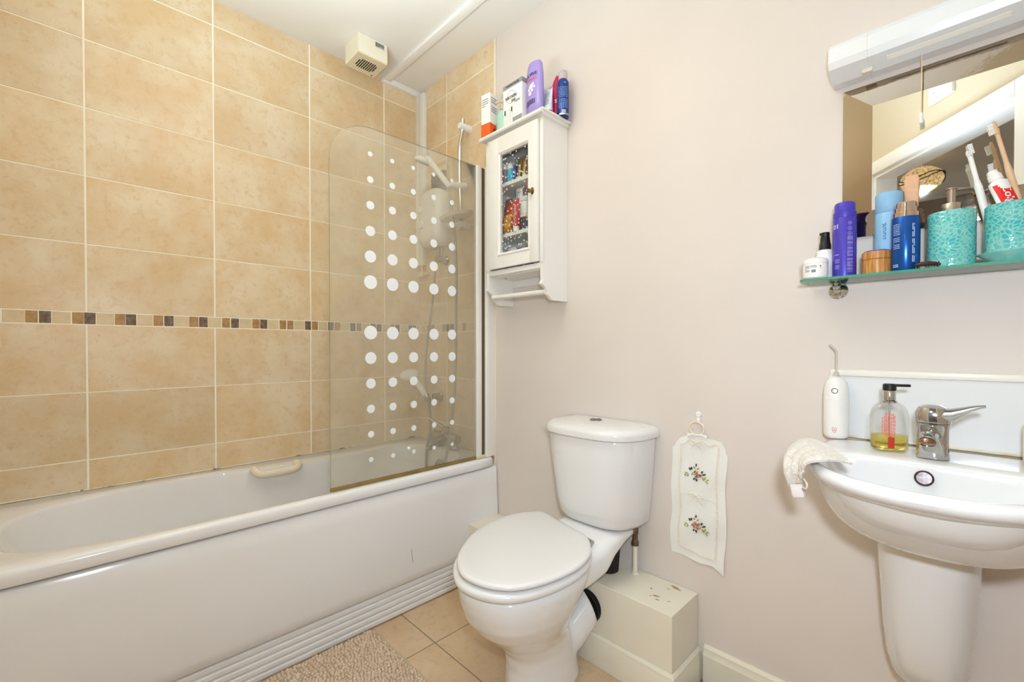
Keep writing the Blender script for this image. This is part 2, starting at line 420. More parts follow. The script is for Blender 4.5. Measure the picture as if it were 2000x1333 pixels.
for cx, cy, a, b, ro in ((1.613, -0.026, .022, .007, -.3), (1.598, -0.05, .006, .003, .2), (1.59, -0.118, .014, .006, .5), (1.602, -0.135, .008, .004, .1), (1.556, -0.088, .004, .006, .0), (1.575, -0.13, .005, .003, .7), (1.633, -0.118, .006, .003, .4)):
    bm = bmesh.new(); pts = []
    for i in range(14):
        t = 2*math.pi*i/14; q = random.uniform(.6, 1.15)
        x, y = math.cos(t)*a*q, math.sin(t)*b*q
        pts.append(bm.verts.new((cx+x*math.cos(ro)-y*math.sin(ro), cy+x*math.sin(ro)+y*math.cos(ro), 0.2814)))
    bm.faces.new(pts)
    finish(bm, 'paint_chip', M_chip, bx, smooth=False)
# hole in the boxing where the toilet outlet goes in
bm = bmesh.new(); lathe(bm, (1.368, -0.1885, 0.188), [(0.0, 0), (0.056, 0), (0.055, 0.0006), (0.0, 0.0007)], axis=(0, -1, 0))
finish(bm, 'outlet_hole', M_dark, bx)
bm = bmesh.new()
for i in range(9):
    p = Vector((1.30+random.uniform(0, .07), -0.1895, 0.10+random.uniform(-.015, .035)))
    tube(bm, [p, p+Vector((random.uniform(-.02, .02), 0, random.uniform(-.02, .02))), p+Vector((random.uniform(-.03, .03), 0, random.uniform(-.02, .02)))], 0.0015, 6, smoothk=3)
finish(bm, 'filler_smear', M_skirt, bx)

# sealant bead between bath and tiles, patchy black mould
M_seal = bpy.data.materials.new('mouldy_white_sealant'); M_seal.use_nodes = True
nt = M_seal.node_tree; tc = nt.nodes.new('ShaderNodeTexCoord'); n = nt.nodes.new('ShaderNodeTexNoise'); n.inputs['Scale'].default_value = 9; n.inputs['Detail'].default_value = 7; n.inputs['Roughness'].default_value = .7
r_ = nt.nodes.new('ShaderNodeValToRGB'); r_.color_ramp.elements[0].position = .54; r_.color_ramp.elements[0].color = lin((236, 226, 208)); r_.color_ramp.elements[1].position = .60; r_.color_ramp.elements[1].color = lin((58, 48, 38))
nt.links.new(tc.outputs['Object'], n.inputs['Vector']); nt.links.new(n.outputs[0], r_.inputs[0]); nt.links.new(r_.outputs[0], nt.nodes['Principled BSDF'].inputs['Base Color'])
bm = bmesh.new()
cyl(bm, (0.0035, -1.699, 0.5625), (0.0035, -0.001, 0.5625), 0.0028, seg=8); cyl(bm, (0.001, -0.0035, 0.5625), (0.66, -0.0035, 0.5625), 0.0028, seg=8)
struct(finish(bm, 'trim_3', M_seal))
# ------------------------------------------------------------------ bathtub
bt = thing('bathtub', (0.35, -0.85, 0), 'long white acrylic bathtub along the tiled wall, with a bowed front panel', 'bathtub')
N = 120
def rect_ring(x0, x1, y0, y1, r, z):
    out = []
    for i in range(N):
        t = 2*math.pi*(i+0.5)/N; c, s = math.cos(t), math.sin(t)
        # ray from centre to rounded rectangle
        hx, hy = (x1-x0)/2, (y1-y0)/2; n = 24
        k = (abs(c/1)**n*(1/hx)**n+abs(s)**n*(1/hy)**n)**(-1/n)
        out.append(Vector(((x0+x1)/2+c*k, (y0+y1)/2+s*k, z)))
    return out
def tub_ring(t, z, grow=0.0):
    """t 0 at the rim opening, 1 at the tub floor"""
    cx, cy = 0.372+(0.36-0.372)*t, -0.855+(-0.80+0.855)*t
    a, b, n = 0.288+(0.185-0.288)*t+grow, 0.775+(0.60-0.775)*t+grow, 3.0+0.6*(1-t)
    out = []
    for i in range(N):
        th = 2*math.pi*(i+0.5)/N
        # same sweep directions as the rectangle: scale by aspect so that points line up
        c, s = math.cos(th), math.sin(th)
        k = (abs(c/a)**n+abs(s/b)**n)**(-1/n)
        p = Vector((cx+c*k, cy+s*k, z))
        # shoulder for the hand grip on the wall side
        f = max(0.0, min(1.0, (p.y+1.02)/0.12))*max(0.0, min(1.0, (-0.28-p.y)/0.2))
        if p.x < 0.30: p.x += 0.070*f*max(0.0, 1-t)**1.5
        out.append(p)
    return out
bm = bmesh.new()
ox0, ox1, oy0, oy1 = 0.004, 0.700, -1.697, -0.004
rings = [rect_ring(ox0, ox1-0.012, oy0, oy1, 0, 0.519), rect_ring(ox0, ox1-.002, oy0, oy1, 0, 0.520), rect_ring(ox0, ox1, oy0, oy1, 0, 0.524), rect_ring(ox0, ox1, oy0, oy1, 0, 0.548),
         rect_ring(ox0+.002, ox1-0.004, oy0+.002, oy1-.002, 0, 0.557), rect_ring(ox0+.006, ox1-0.012, oy0+.008, oy1-.008, 0, 0.5605)]
rings += [tub_ring(0, 0.560, 0.010), tub_ring(0, 0.557, 0.002), tub_ring(0.01, 0.548), tub_ring(0.05, 0.52), tub_ring(0.14, 0.46), tub_ring(0.27, 0.38), tub_ring(0.42, 0.30),
          tub_ring(0.62, 0.235), tub_ring(0.86, 0.20), tub_ring(1.12, 0.186), tub_ring(1.5, 0.182)]
loft(bm, rings, cap0=False, cap1=True)
finish(bm, 'tub', M_acr, bt, auto=50)
bm = bmesh.new()
prof = [(0.655, 0.53), (0.672, 0.513), (0.684, 0.5125), (0.690, 0.506), (0.6935, 0.44), (0.698, 0.33), (0.701, 0.24), (0.699, 0.16), (0.698, 0.131), (0.694, 0.1265), (0.680, 0.1265), (0.66, 0.124)]
loft(bm, [[Vector((x, y, z)) for x, z in prof] for y in (-1.696, -0.006)])
finish(bm, 'front_panel', M_acr, bt, auto=50)
bm = bmesh.new()
prof = [(0.655, 0.123)]; z = 0.122
for i in range(5):
    h = 0.0225
    prof += [(0.684, z), (0.6895, z-0.002), (0.6925, z-0.006), (0.6925, z-h+0.005), (0.683, z-h+0.002)]
    z -= h+0.0012
prof += [(0.686, 0.003), (0.655, 0.003)]
loft(bm, [[Vector((x, y, zz)) for x, zz in prof] for y in (-1.695, -0.006)])
finish(bm, 'plinth', M_acr, bt, auto=20)
for y in (-0.965, -0.265):
    bm = bmesh.new(); lathe(bm, (0.6885, y, 0.013), [(0.0075, 0), (0.007, .002), (.004, .003), (.003, .0015), (0, .0015)], 16, axis=(1, 0, 0)); finish(bm, 'screw_cap', M_white, bt)
bm = bmesh.new(); tube(bm, [(.7008, -.487, .262), (.7010, -.486, .235), (.7008, -.482, .205)], .0009, 6, smoothk=4); finish(bm, 'scratch', mat('brown_scratch', (150, 120, 104), .7), bt)
# hand grip moulded on the inner wall
bm = bmesh.new()
tube(bm, [(0.140, -0.925, 0.560), (0.160, -0.928, 0.562), (0.178, -0.920, 0.555), (0.186, -0.90, 0.548), (0.188, -0.84, 0.546), (0.186, -0.78, 0.547), (0.178, -0.757, 0.554), (0.160, -0.750, 0.561), (0.140, -0.753, 0.560)], 0.0165, 14, smoothk=4)
finish(bm, 'grip_handle', mat('ivory_grip_plastic', (236, 224, 204), 0.3), bt)
bm = bmesh.new(); lathe(bm, (0.36, -0.112, 0.47), [(0.034, 0), (0.034, .004), (.028, .008), (0, .009)], 28, axis=(0, -1, .25)); finish(bm, 'overflow', M_chrome_d, bt)

# ------------------------------------------------------------------ bath mixer on the tap end
mx = thing('bath_mixer_tap', (0.37, -0.10, 0.5605), 'chrome bath and shower mixer tap on the tap end rim behind the glass', 'tap')
bm = bmesh.new()
for x in (0.30, 0.44): lathe(bm, (x, -0.070, 0.5605), [(.028, 0), (.028, .004), (.020, .010), (.016, .03), (.016, .05)], 24)
tube(bm, [(0.27, -0.072, 0.617), (0.30, -0.072, 0.617), (0.37, -0.074, 0.618), (0.44, -0.072, 0.617), (0.47, -0.072, 0.617)], lambda t: 0.022+0.006*math.sin(math.pi*t), 18)
finish(bm, 'body', M_chrome_d, mx)
bm = bmesh.new(); tube(bm, [(0.37, -0.08, 0.615), (0.38, -0.12, 0.612), (0.395, -0.17, 0.602), (0.40, -0.205, 0.588)], lambda t: 0.021-0.004*t, 16, smoothk=4); lathe(bm, (0.40, -0.204, 0.575), [(.013, 0), (.016, .004), (.016, .02)], 18); finish(bm, 'spout', M_chrome_d, mx)
bm = bmesh.new(); lathe(bm, (0.37, -0.074, 0.635), [(.024, 0), (.026, .012), (.024, .03), (.015, .038), (0, .04)], 24)
tube(bm, [(0.365, -0.075, 0.662), (0.33, -0.085, 0.680), (0.29, -0.10, 0.700), (0.262, -0.115, 0.712)], lambda t: 0.013-0.004*t, 12, smoothk=4, flat=0.6); finish(bm, 'lever', M_chrome_d, mx)
bm = bmesh.new(); lathe(bm, (0.265, -0.072, 0.617), [(.010, -.018), (.024, -.014), (.026, 0), (.022, .012), (.012, .016)], 20, axis=(-1, 0, 0))
for a in range(4):
    t = a*math.pi/2+.4; cyl(bm, (0.27, -0.072, 0.617), (0.27, -0.072+math.cos(t)*.034, 0.617+math.sin(t)*.034), .005, .004, 8)
finish(bm, 'knob', M_chrome_d, mx)

# ------------------------------------------------------------------ handset parked on the wall above the bath tap
hs = thing('bath_handset', (0.2, -0.03, 0.8), 'white and chrome shower handset parked in its wall holder above the bath tap', 'shower handset')
bm = bmesh.new(); lathe(bm, (0.215, -0.001, 0.818), [(.026, 0), (.026, .006), (.020, .012), (.017, .03), (.017, .048)], 24, axis=(0, -1, 0)); lathe(bm, (0.186, -0.060, 0.79), [(.014, 0), (.017, .01), (.019, .03), (.017, .045)], 20, axis=(-.25, -.35, 1)); finish(bm, 'holder', M_chrome_d, hs)
bm = bmesh.new(); tube(bm, [(0.184, -0.063, 0.800), (0.165, -0.085, 0.848), (0.135, -0.105, 0.895), (0.105, -0.125, 0.925)], lambda t: 0.015+0.005*t, 16, smoothk=4); finish(bm, 'handle', M_white, hs)
bm = bmesh.new(); lathe(bm, (0.092, -0.128, 0.940), [(.016, .022), (.040, .018), (.053, .006), (.054, -.004), (.048, -.012), (0, -.013)], 28, axis=(.25, -.35, 1)); finish(bm, 'spray_head', M_white, hs)
bm = bmesh.new()
tube(bm, [(0.19, -0.060, 0.79), (0.195, -0.062, 0.75), (0.225, -0.075, 0.66), (0.245, -0.10, 0.60), (0.25, -0.12, 0.50), (0.27, -0.13, 0.38)], 0.0075, 10, smoothk=6)
finish(bm, 'hose', mat('grey_ribbed_metal_hose', (165, 162, 156), 0.35, metal=.7, bump=1.0, bscale=400), hs)

# ------------------------------------------------------------------ electric shower
es = thing('electric_shower', (0.2, -0.05, 1.65), 'white electric shower unit on the end wall behind the glass', 'electric shower')
bm = bmesh.new()
ring = lambda y, g: superell(0.215, 1.808, 0.105-g, 0.162-g, 3.6, 0, 64)
def xz(rg, y): return [Vector((p.x, y, p.y)) for p in rg]
loft(bm, [xz(ring(0, .002), -0.001), xz(ring(0, 0), -0.01), xz(ring(0, 0), -0.06), xz(ring(0, .008), -0.08), xz(ring(0, .03), -0.094), xz(ring(0, .06), -0.098)], cap0=True)
finish(bm, 'housing', M_white, es, auto=60)
for z_, r_ in ((1.86, .020), (1.775, .026)):
    bm = bmesh.new(); lathe(bm, (0.17, -0.096, z_), [(r_, 0), (r_, .008), (r_*.85, .014), (0, .015)], 28, axis=(0, -1, 0)); box(bm, .168, .172, -.113, -.106, z_-r_*.8, z_+r_*.8); finish(bm, 'dial', M_white, es)
bm = bmesh.new()
cyl(bm, (0.25, -0.035, 1.60), (0.25, -0.035, 1.66), .009); lathe(bm, (0.25, -0.035, 1.585), [(.012, 0), (.016, .004), (.016, .018), (.012, .022)], 8)
cyl(bm, (0.27, -0.03, 1.565), (0.27, -0.03, 1.66), .007); lathe(bm, (0.275, -0.002, 1.575), [(.024, 0), (.024, .004), (.016, .012), (.014, .04), (.018, .045), (.016, .055)], 18, axis=(0, -1, 0))
finish(bm, 'pipe_fitting', M_chrome_d, es)
M_hose = mat('ribbed_chrome_hose', (178, 175, 168), 0.3, metal=.8, bump=1.0, bscale=420)
bm = bmesh.new(); tube(bm, [(0.232, -0.04, 1.60), (0.225, -0.045, 1.50), (0.20, -0.05, 1.30), (0.165, -0.055, 1.13), (0.145, -0.055, 1.0), (0.15, -0.058, 0.90), (0.172, -0.06, 0.84)], 0.0065, 10, smoothk=6); finish(bm, 'supply_hose', M_hose, es)
bm = bmesh.new(); box(bm, 0.155, 0.275, -0.022, -0.001, 1.96, 2.075, bev=.002)
for i in range(5):
    t0 = random.uniform(.17, .25); tube(bm, [(t0+.016*math.cos(a), -0.0225, 2.0+.02*(i % 3)+.013*math.sin(a)) for a in [k*.6 for k in range(9)]], .0012, 5)
tag(finish(bm, 'grey_patterned_plate', mat('grey_embossed_tin', (120, 116, 108), 0.4, metal=.5, bump=1.0, bscale=90, col2=(78, 76, 72), vscale=70)), 'grey swirl patterned plate standing on top of the electric shower', 'plate')

# small junction fitting at the foot of the trunking
bm = bmesh.new(); box(bm, 0.035, 0.085, -0.04, -0.001, 1.505, 1.535, bev=.006); cyl(bm, (0.055, -0.02, 1.53), (0.055, -0.02, 1.575), .007); box(bm, 0.06, 0.115, -0.03, -0.001, 1.515, 1.527, bev=.004)
tag(finish(bm, 'pipe_clip', mat('cream_pipe_clip', (214, 200, 170), .5)), 'small cream clip on the tiles just below the white corner trunking', 'clip')

# ------------------------------------------------------------------ riser rail with slider, handset, soap dish
rr = thing('shower_riser_rail', (0.48, -0.05, 1.7), 'slightly bent chrome shower riser rail with white brackets, handset and hanging hose', 'shower rail')
bm = bmesh.new(); tube(bm, [(0.484, -0.050, 2.262), (0.480, -0.050, 2.20), (0.463, -0.050, 2.14), (0.457, -0.05, 2.05), (0.460, -0.05, 1.9), (0.468, -0.05, 1.78), (0.474, -0.05, 1.70)], 0.0105, 16, smoothk=6); finish(bm, 'rail', M_chrome, rr)
for z_, xx in ((2.224, .481), (1.727, .471)):
    bm = bmesh.new(); lathe(bm, (xx, -0.001, z_), [(.021, 0), (.021, .02), (.018, .03), (.018, .062), (.014, .070), (0, .071)], 24, axis=(0, -1, 0)); finish(bm, 'bracket', M_white, rr)
bm = bmesh.new(); lathe(bm, (0.462, -0.012, 1.930), [(.020, 0), (.024, .01), (.022, .03), (.020, .06), (.014, .085), (.016, .10), (.012, .11)], 24, axis=(-.25, -1, -.06)); finish(bm, 'slider', M_white, rr)
h = bm = bmesh.new(); tube(bm, [(0.455, -0.110, 1.905), (0.425, -0.118, 1.945), (0.375, -0.128, 2.005), (0.325, -0.138, 2.065), (0.30, -0.142, 2.088)], lambda t: 0.013+0.005*t, 16, smoothk=4)
hd = finish(bm, 'handset', mat('translucent_white_plastic', (232, 231, 226), .22), rr)
bm = bmesh.new(); lathe(bm, (0.268, -0.150, 2.085), [(.010, .02), (.034, .016), (.046, .006), (.047, -.004), (.041, -.010)], 32, axis=(.45, .1, 1), cap=True); finish(bm, 'head_rim', M_white, hd)
bm = bmesh.new(); lathe(bm, (0.268, -0.150, 2.085), [(.040, -.0105), (.038, -.013), (0, -.0135)], 32, axis=(.45, .1, 1)); finish(bm, 'spray_plate', mat('grey_spray_plate', (150, 150, 146), .4), hd)
bm = bmesh.new()
ringd = lambda z_, g: [Vector((0.455+(0.125-g)*math.cos(t), -0.075+(0.055-g)*math.sin(t), z_)) for t in [2*math.pi*i/48 for i in range(48)]]
loft(bm, [ringd(1.755, .02), ringd(1.758, .008), ringd(1.772, 0), ringd(1.774, .002), ringd(1.764, .010), ringd(1.761, .02)]); finish(bm, 'soap_dish', mat('milky_soap_dish', (226, 218, 202), .3), rr)
bm = bmesh.new(); tube(bm, [(0.457, -0.112, 1.90), (0.463, -0.11, 1.82), (0.470, -0.085, 1.60), (0.468, -0.082, 1.30), (0.462, -0.08, 1.05), (0.460, -0.088, 0.85), (0.478, -0.125, 0.68), (0.475, -0.15, 0.53), (0.46, -0.155, 0.38)], 0.0068, 10, smoothk=8); finish(bm, 'hose', M_hose, rr)

# ------------------------------------------------------------------ glass bath screen
gs = thing('bath_screen', (0.665, -0.42, 0.56), 'clear glass bath screen with rows of white dots and white hinge profile', 'bath screen')
M_glass = bpy.data.materials.new('limescaled_screen_glass'); M_glass.use_nodes = True; nt = M_glass.node_tree
for n_ in list(nt.nodes):
    if n_.type != 'OUTPUT_MATERIAL': nt.nodes.remove(n_)
o_ = [n_ for n_ in nt.nodes if n_.type == 'OUTPUT_MATERIAL'][0]
tr = nt.nodes.new('ShaderNodeBsdfTransparent'); tr.inputs[0].default_value = (0.99, 0.99, 0.965, 1)
df = nt.nodes.new('ShaderNodeBsdfDiffuse'); df.inputs[0].default_value = lin((222, 214, 192))
gl = nt.nodes.new('ShaderNodeBsdfGlossy'); gl.inputs['Roughness'].default_value = 0.04
m1 = nt.nodes.new('ShaderNodeMixShader'); m2 = nt.nodes.new('ShaderNodeMixShader'); fr = nt.nodes.new('ShaderNodeFresnel'); fr.inputs[0].default_value = 1.45
tc = nt.nodes.new('ShaderNodeTexCoord'); ns = nt.nodes.new('ShaderNodeTexNoise'); ns.inputs['Scale'].default_value = 5; ns.inputs['Detail'].default_value = 6
mr = nt.nodes.new('ShaderNodeMapRange'); mr.inputs[1].default_value = .3; mr.inputs[2].default_value = .75; mr.inputs[3].default_value = .13; mr.inputs[4].default_value = .23
nt.links.new(tc.outputs['Object'], ns.inputs['Vector']); nt.links.new(ns.outputs[0], mr.inputs[0]); nt.links.new(mr.outputs[0], m1.inputs[0])
nt.links.new(tr.outputs[0], m1.inputs[1]); nt.links.new(df.outputs[0], m1.inputs[2])
nt.links.new(fr.outputs[0], m2.inputs[0]); nt.links.new(m1.outputs[0], m2.inputs[1]); nt.links.new(gl.outputs[0], m2.inputs[2]); nt.links.new(m2.outputs[0], o_.inputs[0])
M_gedge = mat('green_glass_edge', (150, 158, 132), .2)
bm = bmesh.new()
outl = [(-0.105, 0.567), (-0.105, 1.952)]
top = lambda y: 1.945+(-0.105-y)*-0.006
rad = 0.165
outl.append((-0.806+rad, 1.948))
for i in range(1, 12):
    t = math.pi/2*i/12
    outl.append((-0.806+rad-rad*math.sin(t), 1.948-rad+rad*math.cos(t)))
outl += [(-0.806, 1.948-rad), (-0.806, 0.567)]
A = [bm.verts.new((0.662, y, z)) for y, z in outl]; B = [bm.verts.new((0.668, y, z)) for y, z in outl]
bm.faces.new(A); bm.faces.new(B[::-1])
for i in range(len(A)):
    f = bm.faces.new((A[i], B[i], B[(i+1) % len(A)], A[(i+1) % len(A)])); f.material_index = 1
gp = finish(bm, 'glass_pane', [M_glass, M_gedge], gs, smooth=False)
bm = bmesh.new()
for ci, y in enumerate((-0.648, -0.553, -0.456, -0.354, -0.257)):
    for ri in range(12):
        z = 1.846-0.0995*ri if ri < 6 else 1.152-0.0994*(ri-6)
        k = ri if ri < 6 else 11-ri
        r_ = (0.0095+(0.0268-0.0095)*k/5)*(1-.035*ci)
        c = Vector((0.6684, y, z))
        vs = [Vector((0.6684, y+math.cos(t)*r_, z+math.sin(t)*r_)) for t in [2*math.pi*i/28 for i in range(28)]]
        loft(bm, [vs, [v+Vector((.0005, 0, 0)) for v in vs]])
finish(bm, 'dot_pattern', mat('frosted_white_dot', (232, 236, 238), .5), gs, smooth=False)
M_prof = mat('white_powder_coated_profile', (238, 236, 230), .3)
bm = bmesh.new(); box(bm, 0.653, 0.677, -0.116, -0.086, 0.574, 1.956, bev=.004); finish(bm, 'clamp_profile', M_prof, gs)
bm = bmesh.new(); box(bm, 0.656, 0.673, -0.086, -0.064, 0.574, 1.950); finish(bm, 'hinge_gap', mat('brown_hinge_seal', (96, 78, 52), .6), gs)
bm = bmesh.new(); box(bm, 0.652, 0.680, -0.066, -0.003, 0.563, 1.956, bev=.003); box(bm, 0.676, 0.683, -0.060, -0.034, 0.563, 1.955, bev=.002); finish(bm, 'wall_profile', M_prof, gs)
bm = bmesh.new(); box(bm, 0.651, 0.679, -0.118, -0.062, 0.562, 0.578, bev=.003); finish(bm, 'hinge_foot', mat('yellowed_plastic', (220, 208, 176), .4), gs)
bm = bmesh.new(); box(bm, 0.658, 0.6715, -0.806, -0.116, 0.5615, 0.5745, bev=.002); finish(bm, 'bottom_seal', mat('yellow_brown_rubber_seal', (152, 124, 66), .45, var=.35, vscale=12), gs)

# ------------------------------------------------------------------ toilet
tl = thing('toilet', (1.3, -0.35, 0), 'white close coupled toilet with closed lid and dual flush cistern', 'toilet')
lid_pts = [(1.24, -.663), (1.294, -.689), (1.345, -.690), (1.395, -.675), (1.440, -.645), (1.471, -.598), (1.490, -.54), (1.500, -.482), (1.501, -.41), (1.483, -.335), (1.450, -.282), (1.397, -.232), (1.31, -.208), (1.22, -.186), (1.145, -.167), (1.108, -.198), (1.079, -.255), (1.068, -.32), (1.074, -.39), (1.088, -.45), (1.110, -.507), (1.143, -.561), (1.186, -.619)]
LO = [Vector((x, y, 0)) for x, y in lid_pts]
LO = crom(LO, 4, closed=True)
cen = Vector((1.285, -.43, 0))
def outl_ring(z, k=1.0, ky=None, off=(0, 0), tilt=0):
    ky = ky or k
    return [Vector((cen.x+off[0]+(p.x-cen.x)*k, cen.y+off[1]+(p.y-cen.y)*ky, z+tilt*(p.y-cen.y))) for p in LO]
def inset_ring(z, d):
    n = len(LO); out = []
    for i, p in enumerate(LO):
        t = (LO[(i+1) % n]-LO[i-1]).normalized(); nrm = Vector((t.y, -t.x, 0))
        if nrm.dot(p-cen) > 0: nrm = -nrm
        q = p+nrm*d; q.z = z; out.append(q)
    return out
bm = bmesh.new(); loft(bm, [inset_ring(.4385, .012), inset_ring(.4395, .004), inset_ring(.443, 0), inset_ring(.449, 0.0005), inset_ring(.4535, .004), inset_ring(.4555, .011), inset_ring(.4565, .03), [Vector((cen.x+(p.x-cen.x)*.3, cen.y+(p.y-cen.y)*.3, .4567)) for p in LO]])
M_seat = mat('white_toilet_seat', (228, 227, 225), .14, spec=.5)
finish(bm, 'lid', M_seat, tl, auto=60)
bm = bmesh.new(); sh = lambda rg: [p+Vector((-.004, -.006 if p.y < -.45 else 0, 0)) for p in rg]
loft(bm, [sh(inset_ring(.4025, .014)), sh(inset_ring(.405, .004)), sh(inset_ring(.412, -.003)), sh(inset_ring(.423, -.005)), sh(inset_ring(.4295, .002)), sh(inset_ring(.4325, .014)), [Vector((cen.x+(p.x-cen.x)*.6, cen.y+(p.y-cen.y)*.6, .4325)) for p in LO]])
finish(bm, 'seat_ring', M_seat, tl, auto=60)
for x_, y_ in ((1.404, -.228), (1.175, -.172)):
    bm = bmesh.new(); lathe(bm, (x_, y_, .41), [(.014, 0), (.014, .012), (.008, .016), (.008, .03)], 16); cyl(bm, (x_-.011, y_+.004, .436), (x_+.013, y_-.002, .436), .008); finish(bm, 'hinge', M_chrome, tl)
# pan: one continuous surface
def pan_ring(z, k, ky, off): return [Vector((p.x, p.y, z)) for p in outl_ring(z, k, ky, off)]
bm = bmesh.new()
loft(bm, [pan_ring(.402, .93, .93, (.0, .0)), pan_ring(.398, .965, .965, (0, 0)), pan_ring(.380, .985, .975, (-.002, -.002)), pan_ring(.345, .965, .92, (-.003, -.010)), pan_ring(.30, .90, .82, (-.003, -.020)), pan_ring(.255, .79, .69, (0, -.020)),
          pan_ring(.215, .67, .59, (.005, -.002)), pan_ring(.18, .58, .545, (.010, .025)), pan_ring(.14, .53, .54, (.014, .052)), pan_ring(.09, .525, .56, (.014, .066)), pan_ring(.04, .54, .59, (.014, .070)), pan_ring(.012, .555, .61, (.014, .072)), pan_ring(.001, .555, .61, (.014, .072))])
# shelf under the cistern
def sec(y, x0, x1, z0, z1, n=4):
    return [Vector((p.x, y, p.y)) for p in superell((x0+x1)/2, (z0+z1)/2, (x1-x0)/2, (z1-z0)/2, n, 0, 40)]
loft(bm, [sec(-.012, 1.215, 1.465, .418, .453), sec(-.10, 1.21, 1.470, .408, .453), sec(-.16, 1.205, 1.470, .375, .452), sec(-.20, 1.195, 1.463, .32, .440), sec(-.25, 1.18, 1.45, .30, .418), sec(-.31, 1.17, 1.435, .285, .397), sec(-.40, 1.20, 1.40, .28, .385)])
# trap outlet
tube(bm, [(1.30, -.42, .30), (1.315, -.37, .20), (1.332, -.33, .125), (1.344, -.285, .115), (1.354, -.24, .150), (1.364, -.20, .184), (1.368, -.1895, .190)], lambda t: .063-.002*t, 24, smoothk=4)
pan = finish(bm, 'pan', M_cer, tl)
md = pan.modifiers.new('blend', 'REMESH'); md.mode = 'VOXEL'; md.voxel_size = .006; md.use_smooth_shade = True
ms = pan.modifiers.new('smooth', 'SMOOTH'); ms.factor = .5; ms.iterations = 10
# cistern
def dshape(x0, x1, yf, z, n=3.4, yb=-0.006, M=48):
    cx, a = (x0+x1)/2, (x1-x0)/2; out = []
    for i in range(M+1):
        t = math.pi*i/M; c, s = math.cos(t), math.sin(t)
        out.append(Vector((cx+a*abs(c)**(2/n)*(1 if c >= 0 else -1), yb+(yf-yb)*abs(s)**(2/n), z)))
    return out
bm = bmesh.new()
loft(bm, [dshape(1.205, 1.468, -.145, .453, 3), dshape(1.180, 1.490, -.163, .460, 3), dshape(1.167, 1.502, -.172, .477, 3), dshape(1.158, 1.508, -.180, .53, 3.1), dshape(1.146, 1.518, -.197, .66, 3.2), dshape(1.138, 1.525, -.206, .77, 3.2), dshape(1.141, 1.522, -.203, .776, 3.2)])
ct = finish(bm, 'cistern', M_cer, tl, auto=50)
bm = bmesh.new()
loft(bm, [dshape(1.139, 1.527, -.207, .777, 3.2), dshape(1.127, 1.538, -.219, .780, 3.2), dshape(1.125, 1.540, -.221, .796, 3.2), dshape(1.130, 1.535, -.216, .808, 3.2), dshape(1.146, 1.52, -.200, .816, 3.0), dshape(1.195, 1.472, -.16, .8205, 2.8), dshape(1.26, 1.41, -.12, .8215, 2.5, yb=-.03)])
finish(bm, 'cistern_lid', M_cer, tl, auto=50)
bm = bmesh.new(); lathe(bm, (1.322, -.075, .8212), [(.023, 0), (.023, .003), (.019, .0045), (.018, .003), (0, .003)], 30)
box(bm, 1.3205, 1.3235, -.093, -.057, .8235, .826); finish(bm, 'flush_button', mat('dull_chrome_button', (150, 150, 150), .25, metal=1), tl)
bm = bmesh.new(); tube(bm, [(1.3665, -.1925, .186), (1.367, -.1890, .1865)], .0560, 28); finish(bm, 'outlet_seal', M_black, tl)

# water inlet pipe
wp = thing('water_inlet_pipe', (1.466, -.038, .281), 'thin white painted water pipe rising from the boxing to the cistern, corroded fitting on top', 'pipe')
bm = bmesh.new(); cyl(bm, (1.466, -.038, .2815), (1.466, -.038, .385), .0085); lathe(bm, (1.466, -.038, .2815), [(.014, 0), (.012, .004), (.009, .006)], 18); finish(bm, 'pipe', M_skirt, wp)
bm = bmesh.new(); lathe(bm, (1.466, -.038, .382), [(.010, 0), (.0135, .003), (.0135, .016), (.010, .02), (.009, .04), (.012, .044), (.012, .06), (.009, .064), (.009, .0695)], 8); finish(bm, 'compression_fitting', mat('tarnished_brass', (122, 104, 86), .4, metal=.8, var=.4, vscale=60, bump=.5), wp)
# woven black basket behind the toilet
bk = thing('wicker_pot', (1.385, -.085, .281), 'small black woven pot standing on the boxing behind the toilet', 'pot')
bm = bmesh.new(); lathe(bm, (1.385, -.085, .2815), [(.030, 0), (.034, .004), (.040, .10), (.041, .112), (.037, .112), (.035, .10), (.028, .01), (0, .009)], 28); 
for i in range(22):
    for sgn in (1, -1):
        a0 = 2*math.pi*i/22; tube(bm, [(1.385+math.cos(a0+sgn*t*.9)*(.0345+.0065*t), -.085+math.sin(a0+sgn*t*.9)*(.0345+.0065*t), .285+.10*t) for t in (0, .25, .5, .75, 1)], .0018, 5)
finish(bm, 'weave', mat('black_woven_straw', (38, 32, 30), .55), bk)

